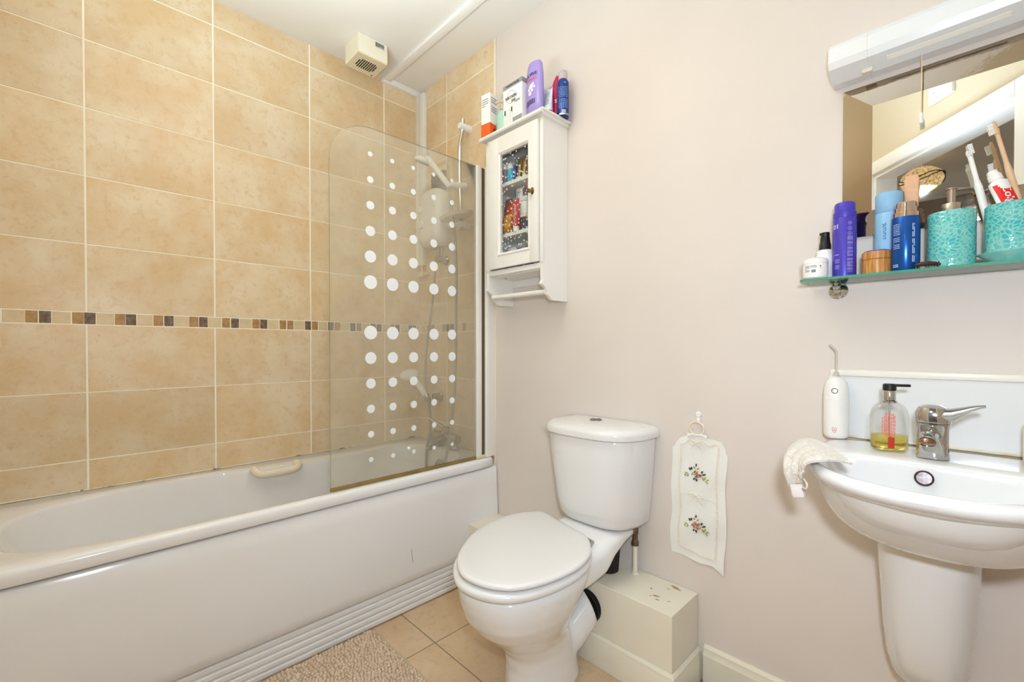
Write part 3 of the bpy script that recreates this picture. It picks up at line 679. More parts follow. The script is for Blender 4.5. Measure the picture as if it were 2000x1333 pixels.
# ------------------------------------------------------------------ bath mat
bmx = thing('bath_mat', (1.0, -1.0, 0), 'beige chenille bobble bath mat on the floor beside the bath', 'bath mat')
M_mat = mat('beige_chenille', (218, 198, 174), .95, col2=(204, 180, 154), vscale=40)
mx0, mx1, my0, my1 = 0.706, 1.26, -1.52, -0.662
bm = bmesh.new(); box(bm, mx0, mx1, my0, my1, 0.0005, 0.008, bev=.003); finish(bm, 'backing', mat('mat_backing', (196, 178, 152), .9), bmx)
bm = bmesh.new()
tmpl = bmesh.new(); bmesh.ops.create_icosphere(tmpl, subdivisions=1, radius=1)
tv = [v.co.copy() for v in tmpl.verts]; tf = [[v.index for v in f.verts] for f in tmpl.faces]; tmpl.free()
sp = 0.0122; x = mx0+.006
rng = random.Random(3); verts = []; faces = []
while x < mx1-.005:
    y = my0+.006
    while y < my1-.005:
        cx = x+rng.uniform(-.0022, .0022)+.002*math.sin(y*40); cy = y+rng.uniform(-.002, .002)
        rx, ry, rz = rng.uniform(.0052, .0070), rng.uniform(.0056, .0080), rng.uniform(.007, .0115)
        ln = rng.uniform(-.3, .3)
        b0 = len(verts); zz = .008+rng.uniform(0, .003)
        for v in tv: verts.append((cx+v.x*rx+v.z*ln*.006, cy+v.y*ry, zz+v.z*rz*.9))
        for f in tf: faces.append([b0+i for i in f])
        y += sp*rng.uniform(.85, 1.1)
    x += sp
bm.free()
me = bpy.data.meshes.new('pile'); base = BASE[bmx.name]
me.from_pydata([(a-base.x, b-base.y, c-base.z) for a, b, c in verts], [], faces); me.materials.append(M_mat)
for p in me.polygons: p.use_smooth = True
o = bpy.data.objects.new('pile', me); COL.objects.link(o); o.parent = bmx; o['kind'] = 'stuff'
# corner tuft/edge binding
bm = bmesh.new(); box(bm, mx1-.004, mx1+.006, my0, my1, .001, .010, bev=.003); box(bm, mx0, mx1, my1-.004, my1+.005, .001, .010, bev=.003); finish(bm, 'binding', mat('mat_binding', (186, 172, 150), .9), bmx)

# ------------------------------------------------------------------ extractor fan, trunking
ef = thing('extractor_fan', (0.19, -0.427, H), 'small square cream extractor fan on the ceiling above the bath', 'extractor fan')
bm = bmesh.new()
sq = lambda g, z: [Vector((x, y, z)) for x, y in ((.118-g, -.503-g), (.264+g, -.503-g), (.264+g, -.352+g), (.118-g, -.352+g))]
loft(bm, [sq(-.004, 2.5995), sq(-.001, 2.596), sq(0, 2.512), sq(-.002, 2.507)])
finish(bm, 'housing', M_cream_pl, ef, smooth=False)
bm = bmesh.new()
loft(bm, [sq(-.001, 2.507), sq(-.001, 2.501)]); finish(bm, 'cover', mat('yellowed_fan_cover', (224, 212, 182), .45), ef, smooth=False)
bm = bmesh.new()
for i in range(9):
    y = -.474+i*.0108; hl = (.036 if 0 < i < 8 else .024)
    box(bm, .190-hl, .190+hl, y, y+.0052, 2.4998, 2.5012)
finish(bm, 'grille_slots', mat('dark_grille', (46, 36, 26), .8), ef, smooth=False)
bm = bmesh.new(); box(bm, .130, .136, -.374, -.368, 2.4996, 2.501); finish(bm, 'screw', M_dark, ef, smooth=False)
bm = bmesh.new(); fn = on_plane((.2646, -.393, 2.578), (0, 1, 0), (0, 0, 1))
bm.faces.new([bm.verts.new(fn(u, v)) for u, v in ((-.024, -.012), (.024, -.012), (.024, .012), (-.024, .012))])
strip_lines(bm, lambda u, v: fn(u, v)+Vector((.0004, 0, 0)), -.022, .022, .010, -.010, 4, 1, .6)
finish(bm, 'rating_label', [mat('silver_label', (176, 176, 170), .4), M_black], ef, smooth=False)

tk = thing('cable_trunking', (0.05, -0.03, 2.0), 'white plastic cable trunking crossing the ceiling and running down the tiled corner', 'trunking')
bm = bmesh.new(); box(bm, 0.010, 0.030, -.235, -.004, 2.583, 2.5995, bev=.001); box(bm, 0.0005, 0.025, -.245, -.004, 2.575, 2.5995, bev=.0015); finish(bm, 'wall_run', M_upvc, tk)
bm = bmesh.new(); box(bm, 0.0, 2.59, -.246, -.206, 2.580, 2.5995, bev=.0015); finish(bm, 'ceiling_run', M_upvc, tk)
bm = bmesh.new(); box(bm, 0.0005, 0.080, -.024, -.0005, 1.575, 2.576, bev=.001); finish(bm, 'corner_run', M_upvc, tk)
bm = bmesh.new(); box(bm, 0.0300, 0.0785, -.0265, -.0235, 1.575, 2.575, bev=.001); finish(bm, 'cover_strip', M_white, tk)
# ------------------------------------------------------------------ wall cabinet
cb = thing('wall_cabinet', (0.957, -0.08, 1.284), 'cream painted wall cabinet with bubble glass door, scalloped sides and a towel rod', 'cabinet')
X0, X1, YF = 0.790, 1.125, -0.155
def side_panel(x0, x1):
    prof = [(-.001, 2.016), (YF+.002, 2.016), (YF+.002, 1.36), (YF-.004, 1.352), (YF-.006, 1.345), (YF+.004, 1.340), (-.138, 1.334), (-.128, 1.323), (-.124, 1.313), (-.126, 1.308), (-.122, 1.303), (-.116, 1.300), (-.108, 1.293), (-.102, 1.288), (-.094, 1.285), (-.001, 1.285)]
    bm = bmesh.new(); loft(bm, [[Vector((x, y, z)) for y, z in prof] for x in (x0, x1)]); 
    return bm
bm = side_panel(X0, X0+.014); finish(bm, 'side_panel', M_cab, cb, smooth=False)
bm = side_panel(X1-.014, X1); finish(bm, 'side_panel', M_cab, cb, smooth=False)
bm = bmesh.new(); box(bm, X0+.012, X1-.012, -.008, -.001, 1.405, 2.016); finish(bm, 'back_panel', M_cab, cb, smooth=False)
bm = bmesh.new(); box(bm, X0+.013, X1-.013, YF+.012, -.002, 2.004, 2.016)
box(bm, X0-.02, X1+.02, YF-.022, -.001, 2.016, 2.026, bev=.004)
tube(bm, [(X0-.018, YF-.021, 2.013), (X1+.016, YF-.021, 2.013)], .0085, 14)
box(bm, X0-.012, X1+.010, YF-.012, -.001, 2.004, 2.018, bev=.003)
finish(bm, 'cornice', M_cab, cb)
for z in (1.792, 1.572):
    bm = bmesh.new(); box(bm, X0+.014, X1-.014, -.138, -.008, z, z+.015); finish(bm, 'inner_shelf', M_cab, cb, smooth=False)
bm = bmesh.new(); box(bm, X0+.012, X1-.012, YF+.016, -.002, 1.405, 1.432); box(bm, X0+.012, X1-.012, YF-.002, YF+.018, 1.408, 1.432, bev=.005); finish(bm, 'bottom_board', M_cab, cb)
bm = bmesh.new(); box(bm, X0+.013, X1-.013, -.006, -.001, 1.372, 1.406); finish(bm, 'back_rail', M_cab, cb)
bm = bmesh.new(); box(bm, X0-.001, X0+.026, YF-.003, YF+.012, 1.43, 2.010, bev=.002); box(bm, X1-.014, X1+.001, YF-.003, YF+.012, 1.43, 2.010, bev=.002); box(bm, X0+.02, X1-.012, YF, YF+.012, 1.995, 2.008); finish(bm, 'face_frame', M_cab, cb)
bm = bmesh.new(); tube(bm, [(X0+.01, -.126, 1.317), (X0+.03, -.126, 1.317), (X1-.03, -.126, 1.317), (X1-.01, -.126, 1.317)], .0105, 16); finish(bm, 'towel_rod', M_cab, cb)
# door
DX0, DX1, DZ0, DZ1 = .818, 1.110, 1.435, 1.994
GX0, GX1, GZ0, GZ1 = .893, 1.056, 1.499, 1.917
YD = YF-.016
bm = bmesh.new()
box(bm, DX0, GX0-.012, YD, YF, DZ0, DZ1, bev=.0015); box(bm, GX1+.012, DX1, YD, YF, DZ0, DZ1, bev=.0015)
box(bm, GX0-.0125, GX1+.0125, YD+.0002, YF, DZ0+.0002, GZ0-.012); box(bm, GX0-.0125, GX1+.0125, YD+.0002, YF, GZ1+.012, DZ1-.0002)
# raised bead round the glass, mitred
o4 = [(GX0-.0135, GZ0-.0135), (GX1+.0135, GZ0-.0135), (GX1+.0135, GZ1+.0135), (GX0-.0135, GZ1+.0135)]
rg_ = lambda d, y: [Vector((x+(d if k in (0, 3) else -d), y, z+(d if k in (0, 1) else -d))) for k, (x, z) in enumerate(o4)]
rings = [rg_(0, YF), rg_(0, YD+.0005), rg_(.002, YD-.003), rg_(.006, YD-.003), rg_(.0135, YD+.004), rg_(.0135, YF)]
L_ = [[bm.verts.new(p) for p in r_] for r_ in rings]
for A_, B_ in zip(L_, L_[1:]+L_[:1]):
    for i in range(4): bm.faces.new((A_[i], A_[(i+1) % 4], B_[(i+1) % 4], B_[i]))
dr = finish(bm, 'door', M_cab, cb)
M_bub = bpy.data.materials.new('bubble_patterned_glass'); M_bub.use_nodes = True; nt = M_bub.node_tree; b_ = nt.nodes['Principled BSDF']
o_ = [n_ for n_ in nt.nodes if n_.type == 'OUTPUT_MATERIAL'][0]
tc = nt.nodes.new('ShaderNodeTexCoord'); vo = nt.nodes.new('ShaderNodeTexVoronoi'); vo.inputs['Scale'].default_value = 60
mr = nt.nodes.new('ShaderNodeMapRange'); mr.inputs[1].default_value = .19; mr.inputs[2].default_value = .25; mr.inputs[3].default_value = .75; mr.inputs[4].default_value = .02
nt.links.new(tc.outputs['Object'], vo.inputs['Vector']); nt.links.new(vo.outputs['Distance'], mr.inputs[0])
tr = nt.nodes.new('ShaderNodeBsdfTransparent'); tr.inputs[0].default_value = (.95, .96, .95, 1); m1 = nt.nodes.new('ShaderNodeMixShader'); b_.inputs['Base Color'].default_value = lin((225, 225, 222)); b_.inputs['Roughness'].default_value = .15
nt.links.new(mr.outputs[0], m1.inputs[0]); nt.links.new(tr.outputs[0], m1.inputs[1]); nt.links.new(b_.outputs[0], m1.inputs[2]); nt.links.new(m1.outputs[0], o_.inputs[0])
bm = bmesh.new(); box(bm, GX0, GX1, YF-.009, YF-.006, GZ0, GZ1); finish(bm, 'glass_pane', M_bub, dr, smooth=False)
M_br = mat('antique_brass', (150, 126, 86), .3, metal=1)
bm = bmesh.new(); lathe(bm, (1.084, YD, 1.716), [(.0095, 0), (.0095, .002), (.006, .003)], 20, axis=(0, -1, 0), sx=1, sy=1.5); lathe(bm, (1.082, YD-.003, 1.713), [(.005, 0), (.004, .006), (.0085, .012), (.009, .016), (.006, .021), (0, .022)], 20, axis=(0, -1, 0)); finish(bm, 'knob', M_br, dr)
bm = bmesh.new(); lathe(bm, (.84, -.085, 1.4048), [(.006, 0), (.005, -.0006), (0, -.0008)], 12); finish(bm, 'screw_hole', M_dark, cb)

# ---- things inside the cabinet (seen through the bubble glass)
def slid(x, y): return max(.818, min(1.095, x-1.0*(y+.150)))
def bottle(name, c, z, r, h, col, label, cat='bottle', cap=None, caph=.02, capr=.7, group=None, shoulder=.12, rough=.3, trans=0, sy=1, part='body', metal=0):
    if z < 2.0 and c[0] < 1.12 and z > 1.4 and c[0] > .8: c = (slid(*c), c[1])
    t = thing(name, (c[0], c[1], z), label, cat, group)
    m_ = mat(name+'_colour', col, rough, trans=trans, metal=metal)
    bm = bmesh.new(); hb = h-caph
    lathe(bm, (c[0], c[1], z), [(r*.93, 0), (r, .003), (r, hb*(1-shoulder)), (r*.93, hb*(1-shoulder*.5)), (r*capr*.9, hb)], 28, sy=sy)
    finish(bm, part, m_, t)
    if cap:
        bm = bmesh.new(); lathe(bm, (c[0], c[1], z+hb), [(r*capr, 0), (r*capr, caph*.85), (r*capr*.9, caph), (0, caph)], 24, sy=sy); finish(bm, 'cap', mat(name+'_cap', cap, .35), t)
    return t
Z1_, Z2_, Z3_ = 1.8072, 1.5872, 1.4322
bottle('pill_bottle', (.905, -.115), Z1_, .015, .088, (168, 120, 150), 'mauve bottle with white cap at the left on the top inner cabinet shelf', cap=(236, 234, 230), caph=.024, capr=.95)
bottle('cosmetic_bottle', (.938, -.115), Z1_, .017, .082, (60, 176, 208), 'turquoise bottle with white cap on the top inner cabinet shelf', cap=(236, 236, 236), caph=.022, capr=.9)
bottle('tonic_bottle', (.966, -.100), Z1_, .015, .075, (36, 60, 160), 'royal blue bottle beside the turquoise one inside the cabinet', cap=(30, 50, 140), caph=.012, capr=.8)
bottle('lotion_bottle', (.925, -.065), Z1_, .030, .108, (38, 78, 168), 'tall blue bottle at the back of the top inner cabinet shelf', cap=(30, 60, 150), caph=.02, capr=.6)
def tube_thing(name, c, z, r, h, col, ccol, label, lean=0, metal=0, cat='tube'):
    c = (slid(*c), c[1]); t = thing(name, (c[0], c[1], z), label, cat)
    bm = bmesh.new(); N_ = 24; rings = []
    for k in range(7):
        f = k/6; rx, ry = r*(1+.25*f), r*(1-f)+.0012*f
        rings.append([Vector((c[0]+lean*f*h+rx*math.cos(a), c[1]+ry*math.sin(a), z+.02+f*(h-.02))) for a in [2*math.pi*i/N_ for i in range(N_)]])
    loft(bm, rings); finish(bm, 'body', mat(name+'_colour', col, .3, metal=metal), t)
    bm = bmesh.new(); lathe(bm, (c[0], c[1], z), [(r*.9, 0), (r*.95, .018), (r*.9, .02)], 20); finish(bm, 'cap', mat(name+'_cap', ccol, .35), t)
    return t
tube_thing('foundation_tube', (.992, -.105), Z1_, .010, .098, (158, 124, 56), (232, 228, 214), 'gold tube standing on its white cap inside the cabinet, left of the other gold tube', metal=.5)
tube_thing('foundation_tube', (1.022, -.110), Z1_, .010, .096, (168, 132, 66), (236, 232, 222), 'gold tube inside the cabinet nearer the door knob than the other gold tube', metal=.5)
bottle('grey_tube_bottle', (1.049, -.095), Z1_, .014, .09, (104, 96, 92), 'dark grey bottle at the right on the top inner cabinet shelf', cap=(196, 110, 60), caph=.012)
# middle shelf
def packet(name, x0, x1, y0, y1, z0, z1, col, col2, label, cat='packet'):
    hw_ = (x1-x0)/2; xm = max(.808+hw_, min(1.107-hw_, (x0+x1)/2-1.0*((y0+y1)/2+.150))); x0, x1 = xm-hw_, xm+hw_
    t = thing(name, ((x0+x1)/2, (y0+y1)/2, z0), label, cat)
    bm = bmesh.new(); rings = []
    for k in range(9):
        f = k/8; q = math.sin(math.pi*min(max(f, .04), .96))**.6
        hw = (x1-x0)/2*(.86+.14*math.cos(f*9)); hy = (y1-y0)/2*q+.001
        rings.append([Vector(((x0+x1)/2+hw*math.cos(a)*(1+.05*math.sin(3*a+f*5)), (y0+y1)/2+hy*math.sin(a), z0+f*(z1-z0))) for a in [2*math.pi*i/24 for i in range(24)]])
    loft(bm, rings); finish(bm, 'wrapper', mat(name+'_foil', col, .3, col2=col2, vscale=45, bump=.8, bscale=60), t)
    return t
packet('orange_packet', .890, .950, -.142, -.108, Z2_+.0, Z2_+.082, (226, 150, 30), (120, 84, 40), 'amber and brown crinkled packet at the lower left behind the cabinet glass')
packet('orange_packet', .905, .965, -.106, -.078, Z2_+.0, Z2_+.135, (226, 104, 30), (200, 70, 30), 'orange crinkled packet standing between the amber one and the red toothpaste tube')
packet('striped_packet', .885, .945, -.076, -.046, Z2_+.0, Z2_+.178, (206, 104, 50), (122, 60, 90), 'tall orange and plum packet at the back left of the middle inner shelf')
tp = tube_thing('toothpaste_tube', (.972, -.130), Z2_, .015, .135, (206, 44, 34), (238, 236, 232), 'red toothpaste tube standing on its cap inside the cabinet')
add_c = slid(.972, -.130)
bm = bmesh.new(); add_text(bm, 'Colgate', .027, lambda u, v: Vector((add_c-.001-v, -.1462+.0140*max(0, min(1, (u+.048)/.115)), Z2_+.070+u)), bold=.0004); finish(bm, 'lettering', mat('white_print', (240, 238, 234), .5), tp, smooth=False)
tb = tube_thing('whitening_tube', (.992, -.098), Z2_, .016, .195, (232, 232, 236), (90, 88, 96), 'tall white tube lettered WHITE standing behind the red tube in the cabinet')
bm = bmesh.new(); add_text(bm, 'WHITE', .022, lambda u, v: Vector((slid(.992, -.098)-.002-v, -.1152+.0160*(.128+u)/.175, Z2_+.148+u))); finish(bm, 'lettering', mat('navy_print', (44, 44, 110), .5), tb, smooth=False)
bottle('cotton_jar', (1.030, -.085), Z2_+.062, .030, .088, (226, 226, 224), 'round white tub stacked on another pot inside the cabinet', cat='tub', cap=(222, 222, 220), caph=.02, capr=.98)
bottle('small_jar', (1.030, -.085), Z2_, .030, .061, (92, 70, 66), 'dark brown pot under the white tub inside the cabinet', cat='pot', cap=(70, 50, 50), caph=.016, capr=.98)
bottle('serum_bottle', (1.047, -.128), Z2_, .0125, .068, (40, 52, 118), 'small navy bottle with tan cap at the right behind the cabinet glass', cap=(204, 164, 128), caph=.024, capr=.95)
packet('pink_packet', 1.035, 1.075, -.135, -.105, Z2_+.152, Z2_+.195, (190, 110, 110), (150, 90, 96), 'dusty pink packet lying on the white tub inside the cabinet')
# bottom
packet('white_packet', .905, .985, -.125, -.095, Z3_, Z3_+.095, (214, 214, 212), (172, 172, 172), 'crumpled white packet on the cabinet floor')
packet('grey_packet', .893, .93, -.14, -.12, Z3_, Z3_+.08, (150, 156, 156), (100, 106, 108), 'grey packet at the left on the cabinet floor')
packet('purple_packet', .975, 1.01, -.138, -.118, Z3_, Z3_+.082, (108, 60, 160), (80, 40, 130), 'purple wrapped packet on the cabinet floor')
packet('charcoal_packet', 1.018, 1.075, -.14, -.11, Z3_, Z3_+.083, (120, 116, 118), (80, 78, 80), 'dark grey packet at the right on the cabinet floor')

# ---- on top of the cabinet
ZT = 2.0262
def carton(name, x0, x1, y0, y1, z0, z1, colm, label, rot=0):
    t = thing(name, ((x0+x1)/2, (y0+y1)/2, z0), label, 'box')
    bm = bmesh.new(); box(bm, x0, x1, y0, y1, z0, z1, bev=.0008, seg=1, rot=Matrix.Rotation(rot, 3, 'Z')); finish(bm, 'carton', colm, t, smooth=False)
    return t
M_print = mat('grey_print', (150, 150, 154), .6); M_printk = mat('black_print', (40, 38, 38), .6); M_printw = mat('white_ink', (240, 240, 240), .5)
M_cart = mat('white_carton', (240, 238, 236), .45)
c1 = carton('skincare_box', .748, .800, -.150, -.098, ZT, ZT+.205, M_cart, 'tall white box with orange foot at the left end of the cabinet top', rot=R(8))
Rz = Matrix.Rotation(R(8), 3, 'Z'); cc = Vector((.774, -.124, 0))
def rbox(bm, x0, x1, y0, y1, z0, z1): box(bm, x0, x1, y0, y1, z0, z1, rot=Rz, piv=cc)
bm = bmesh.new(); rbox(bm, .7475, .8005, -.1505, -.0975, ZT, ZT+.072); finish(bm, 'orange_band', mat('bright_orange_card', (240, 96, 26), .45), c1, smooth=False)
bm = bmesh.new()
def front(u, v): p = Vector((.774+u, -.1512, ZT+v)); return Rz @ (p-Vector((cc.x, cc.y, 0)))+Vector((cc.x, cc.y, 0))
def rside(u, v): p = Vector((.8012, -.124+u, ZT+v)); return Rz @ (p-Vector((cc.x, cc.y, 0)))+Vector((cc.x, cc.y, 0))
strip_lines(bm, front, -.021, .018, .185, .145, 4); strip_lines(bm, rside, -.020, .020, .190, .120, 7)
finish(bm, 'fine_print', M_print, c1, smooth=False)
bm = bmesh.new(); strip_lines(bm, rside, -.004, .020, .052, .022, 6, fill=.8); finish(bm, 'barcode_patch', M_printk, c1, smooth=False)
gb = thing('hand_soap_bottle', (.845, -.108, ZT), 'pale mint green bottle with clear pump between the two boxes on the cabinet', 'bottle')
bm = bmesh.new(); lathe(bm, (.845, -.108, ZT), [(.026, 0), (.031, .004), (.032, .07), (.030, .095), (.024, .112), (.012, .120), (.011, .124)], 28, sy=.8); finish(bm, 'body', mat('mint_plastic', (170, 214, 196), .25), gb)
bm = bmesh.new(); lathe(bm, (.845, -.108, ZT+.123), [(.012, 0), (.012, .02), (.008, .022), (.006, .03), (.009, .031), (.009, .038), (0, .04)], 18); tube(bm, [(.845, -.108, ZT+.158), (.83, -.118, ZT+.160), (.818, -.127, ZT+.156)], .0045, 8); finish(bm, 'pump', mat('clear_gold_pump', (222, 208, 186), .15, trans=.3), gb)
c2 = carton('hair_care_box', .893, 1.006, -.150, -.100, ZT, ZT+.185, M_cart, 'wide white box printed with a round emblem and three bottles, standing on the cabinet', rot=0)
fr_ = lambda u, v: Vector((.9495+u, -.1508, ZT+v))
bm = bmesh.new()
M_gb = mat('grey_card_band', (150, 150, 150), .5)
box(bm, .8925, 1.0065, -.1503, -.0995, ZT+.166, ZT+.1853); finish(bm, 'top_band', M_gb, c2, smooth=False)
bm = bmesh.new(); bm.faces.new([bm.verts.new(fr_(*p)) for p in ((.002, 0), (.056, 0), (.056, .035), (.002, .035))]); finish(bm, 'corner_patch', M_gb, c2, smooth=False)
bm = bmesh.new(); add_text(bm, 'THICKER FULLER', .0105, lambda u, v: fr_(u, .1755+v)+Vector((0, -.0006, 0)), bold=.0003); add_text(bm, 'NIOXIN', .019, lambda u, v: fr_(-.008+u, .125+v)+Vector((0, -.0006, 0)), bold=.0004)
disc(bm, lambda u, v: fr_(u, v), -.008, .125, .0265, r0=.0255, n=40)
for i in range(9):
    u = -.006+i*.0028; bm.faces.new([bm.verts.new(fr_(*p)) for p in ((u, .100+.0006*i), (u+.0014, .100+.0006*i), (u+.0014, .114), (u, .114))])
for i, (u, h_) in enumerate(((-.045, .048), (-.022, .062), (-.004, .052))):
    z0 = .012
    for p0_, p1_ in (((u-.0065, z0), (u-.0058, z0+h_)), ((u+.0058, z0), (u+.0065, z0+h_)), ((u-.0065, z0), (u+.0065, z0+.0008)), ((u-.0065, z0+h_), (u+.0065, z0+h_+.0008))):
        bm.faces.new([bm.verts.new(fr_(*p)) for p in ((p0_[0], p0_[1]), (p1_[0], p0_[1]), (p1_[0], p1_[1]), (p0_[0], p1_[1]))])
    if i != 1: bm.faces.new([bm.verts.new(fr_(*p)) for p in ((u-.004, z0+h_+.001), (u+.004, z0+h_+.001), (u+.004, z0+h_+.02), (u-.003, z0+h_+.02))])
strip_lines(bm, fr_, .012, .045, .105, .094, 2)
finish(bm, 'print', M_printk, c2, smooth=False)
pb = thing('shampoo_bottle', (1.055, -.124, ZT), 'tall lilac shampoo bottle, the tallest thing on the cabinet', 'bottle')
bm = bmesh.new()
lathe(bm, (1.055, -.124, ZT), [(.034, 0), (.038, .004), (.041, .05), (.043, .12), (.041, .18), (.036, .215), (.030, .226), (.020, .230), (0, .231)], 40, sy=.55); finish(bm, 'body', mat('lilac_plastic', (158, 140, 206), .25), pb)
bm = bmesh.new(); lathe(bm, (1.055, -.124, ZT), [(.0345, -.0001), (.0385, .003), (.0392, .012), (.036, .0125)], 40, sy=.56); finish(bm, 'base_band', mat('deep_lilac', (120, 96, 176), .3), pb)
def on_ell(c, a, b, z, dx=0):
    def fn(u, v):
        x = max(-.98, min(.98, (u+dx)/a)); return Vector((c[0]+u+dx, c[1]-b*math.sqrt(1-x*x)-.0006, z+v))
    return fn
f1 = on_ell((1.055, -.124), .0425, .0240, ZT)
bm = bmesh.new(); add_text(bm, 'ELVIVE', .019, lambda u, v: f1(u, v+.170), bold=.0005); strip_lines(bm, f1, -.032, .020, .072, .045, 4, fill=.55); finish(bm, 'lettering', mat('plum_ink', (66, 42, 110), .5), pb, smooth=False)
bm = bmesh.new(); strip_lines(bm, f1, -.030, .026, .158, .146, 2, fill=.6); finish(bm, 'pink_line', mat('pink_ink', (226, 90, 130), .5), pb, smooth=False)
bm = bmesh.new()
for (u, v, r_) in ((0, .122, .011), (-.012, .112, .007), (.010, .130, .006), (-.006, .096, .009), (.006, .106, .006), (.016, .118, .005)): disc(bm, f1, u, v, r_)
finish(bm, 'droplet_picture', mat('pale_lilac_ink', (226, 218, 244), .3), pb, smooth=False)
st = thing('hair_cream_tube', (1.083, -.065, ZT), 'short white and pale blue tube on a dark cap behind the lilac bottle', 'tube')
bm = bmesh.new(); N_ = 28
loft(bm, [[Vector((1.084+(.022+.005*f)*math.cos(a), -.080+(.020*(1-f)+.0015)*math.sin(a), ZT+.034+f*.092+.006*f*math.sin(2*a))) for a in [2*math.pi*i/N_ for i in range(N_)]] for f in (0, .2, .4, .6, .8, 1)]); finish(bm, 'body', mat('pale_blue_white_plastic', (222, 228, 236), .35), st)
bm = bmesh.new(); lathe(bm, (1.084, -.080, ZT), [(.0215, 0), (.022, .03), (.021, .034)], 28); finish(bm, 'cap', mat('dark_brown_cap', (66, 52, 48), .4), st)
bm = bmesh.new(); strip_lines(bm, lambda u, v: Vector((1.094+u*.8, -.1015+.012*(v-.04)/.08, ZT+v)), -.018, .016, .105, .045, 8); finish(bm, 'fine_print', M_print, st, smooth=False)
mg = thing('hairspray_can', (1.0885, -.030, ZT), 'magenta aerosol can with slanted magenta cap on the cabinet', 'spray can')
bm = bmesh.new(); lathe(bm, (1.0885, -.030, ZT), [(.019, 0), (.021, .002), (.021, .135), (.019, .142), (.015, .146)], 28); finish(bm, 'can', mat('magenta_metal', (204, 20, 96), .25), mg)
bm = bmesh.new()
rg = lambda r_, z_, dx=0, k=1: [Vector((1.0885+dx+r_*math.cos(a), -.030+r_*k*math.sin(a), ZT+z_)) for a in [2*math.pi*i/24 for i in range(24)]]
loft(bm, [rg(.0165, .144), rg(.0165, .158), rg(.014, .175, .003), rg(.009, .192, .006, .8), rg(.005, .198, .004, .7)]); finish(bm, 'cap', mat('magenta_cap', (196, 16, 88), .3), mg)
bm = bmesh.new(); add_text(bm, 'S', .02, on_cyl((1.0885, -.030), .021, ZT+.085, facing((1.0885, -.030))-.1), bold=.0008); add_text(bm, 'VOLUME', .010, on_cyl((1.0885, -.030), .021, ZT+.035, facing((1.0885, -.030))+.1, True)) if False else None
strip_lines(bm, on_cyl((1.0885, -.030), .021, ZT, facing((1.0885, -.030))+.3), -.003, .003, .06, .015, 9, fill=.7); finish(bm, 'lettering', M_printw, mg, smooth=False)
bc = thing('dry_shampoo_can', (1.146, -.052, ZT), 'dark blue aerosol can with clear top, rightmost on the cabinet', 'spray can')
cx_ = (1.139, -.048)
bm = bmesh.new(); lathe(bm, (*cx_, ZT), [(.021, 0), (.024, .003), (.024, .138), (.021, .148), (.015, .153), (.014, .156)], 32); finish(bm, 'can', mat('metallic_navy', (30, 62, 132), .25, metal=.4), bc)
bm = bmesh.new(); lathe(bm, (*cx_, ZT+.004), [(.0243, 0), (.0243, .006)], 32); finish(bm, 'rim', M_chrome, bc)
bm = bmesh.new(); lathe(bm, (*cx_, ZT+.152), [(.018, 0), (.018, .03), (.016, .034), (0, .035)], 24); finish(bm, 'cap', mat('frosted_clear_cap', (232, 222, 224), .3, trans=.5), bc)
bm = bmesh.new(); f2 = on_cyl(cx_, .024, ZT, facing(cx_)); strip_lines(bm, f2, -.020, .020, .118, .03, 14, fill=.35, jag=.1); add_text(bm, 'N', .012, lambda u, v: f2(u+.008, v+.132)); finish(bm, 'lettering', mat('pale_blue_ink', (140, 170, 220), .5), bc, smooth=False)
bm = bmesh.new(); 
for i in range(10): 
    u = -.004+.0016*i; bm.faces.new([bm.verts.new(f2(*p)) for p in ((u, .012), (u+.0008, .012), (u+.0008, .024), (u, .024))])
finish(bm, 'barcode', M_printw, bc, smooth=False)
# ------------------------------------------------------------------ wash basin
wb = thing('wash_basin', (2.24, -.2, .35), 'small white wall hung wash basin with semi pedestal and overflow', 'basin')
BX, BA, YB = 2.240, .208, -.003
NB = 96
def bas(z, a, yf, n=2.35, yb=YB, cx=BX, m=.30):
    """D shaped outline: straight back, swelling front; m = share of the depth that stays straight"""
    out = []
    h = (yb-yf)
    for i in range(NB):
        t = 2*math.pi*(i+.5)/NB-math.pi/2
        c, s = math.cos(t), math.sin(t)
        yc = yb-h*.42
        nn = n if s < 0 else 7
        k = (abs(c/a)**nn+abs(s/(yc-yf if s < 0 else yb-yc))**nn)**(-1/nn)
        out.append(Vector((cx+c*k, yc+s*k, z)))
    return out
def shift(r, dz=0, dy=0): return [Vector((p.x, p.y+dy, p.z+dz)) for p in r]
def inner(z, g, gb): return bas(z, BA-.036-g, -.432+g*1.0, 2.4, yb=-.205-gb, m=0)
bm = bmesh.new()
tz = lambda y: .857-.012*max(0, (-.18-y))/.28     # rim falls slightly to the front
outer = [bas(.668, .085, -.185, 2.2), bas(.672, .115, -.235, 2.2), bas(.682, .140, -.277, 2.2), bas(.70, .160, -.315, 2.25), bas(.727, .176, -.350, 2.3), bas(.76, .187, -.381, 2.3), bas(.795, .193, -.402, 2.35), bas(.815, .195, -.415, 2.35), bas(.822, .201, -.435, 2.35), bas(.832, .206, -.452, 2.35), bas(.844, .2075, -.458, 2.35), bas(.853, .204, -.452, 2.35), bas(.8575, .196, -.443, 2.35)]
ins = [inner(.8575, -.006, -.006), inner(.854, 0, 0), inner(.842, .006, .004), inner(.81, .018, .008), inner(.77, .035, .012), inner(.745, .06, .022), inner(.734, .09, .045), inner(.730, .125, .07)]
loft(bm, outer+ins)
for v in bm.verts:
    if v.co.z > .79: v.co.z -= .010*max(0, (-.2-v.co.y))/.25
body = finish(bm, 'bowl', M_cer, wb, auto=60)
sb = body.modifiers.new('sub', 'SUBSURF'); sb.levels = 1; sb.render_levels = 1
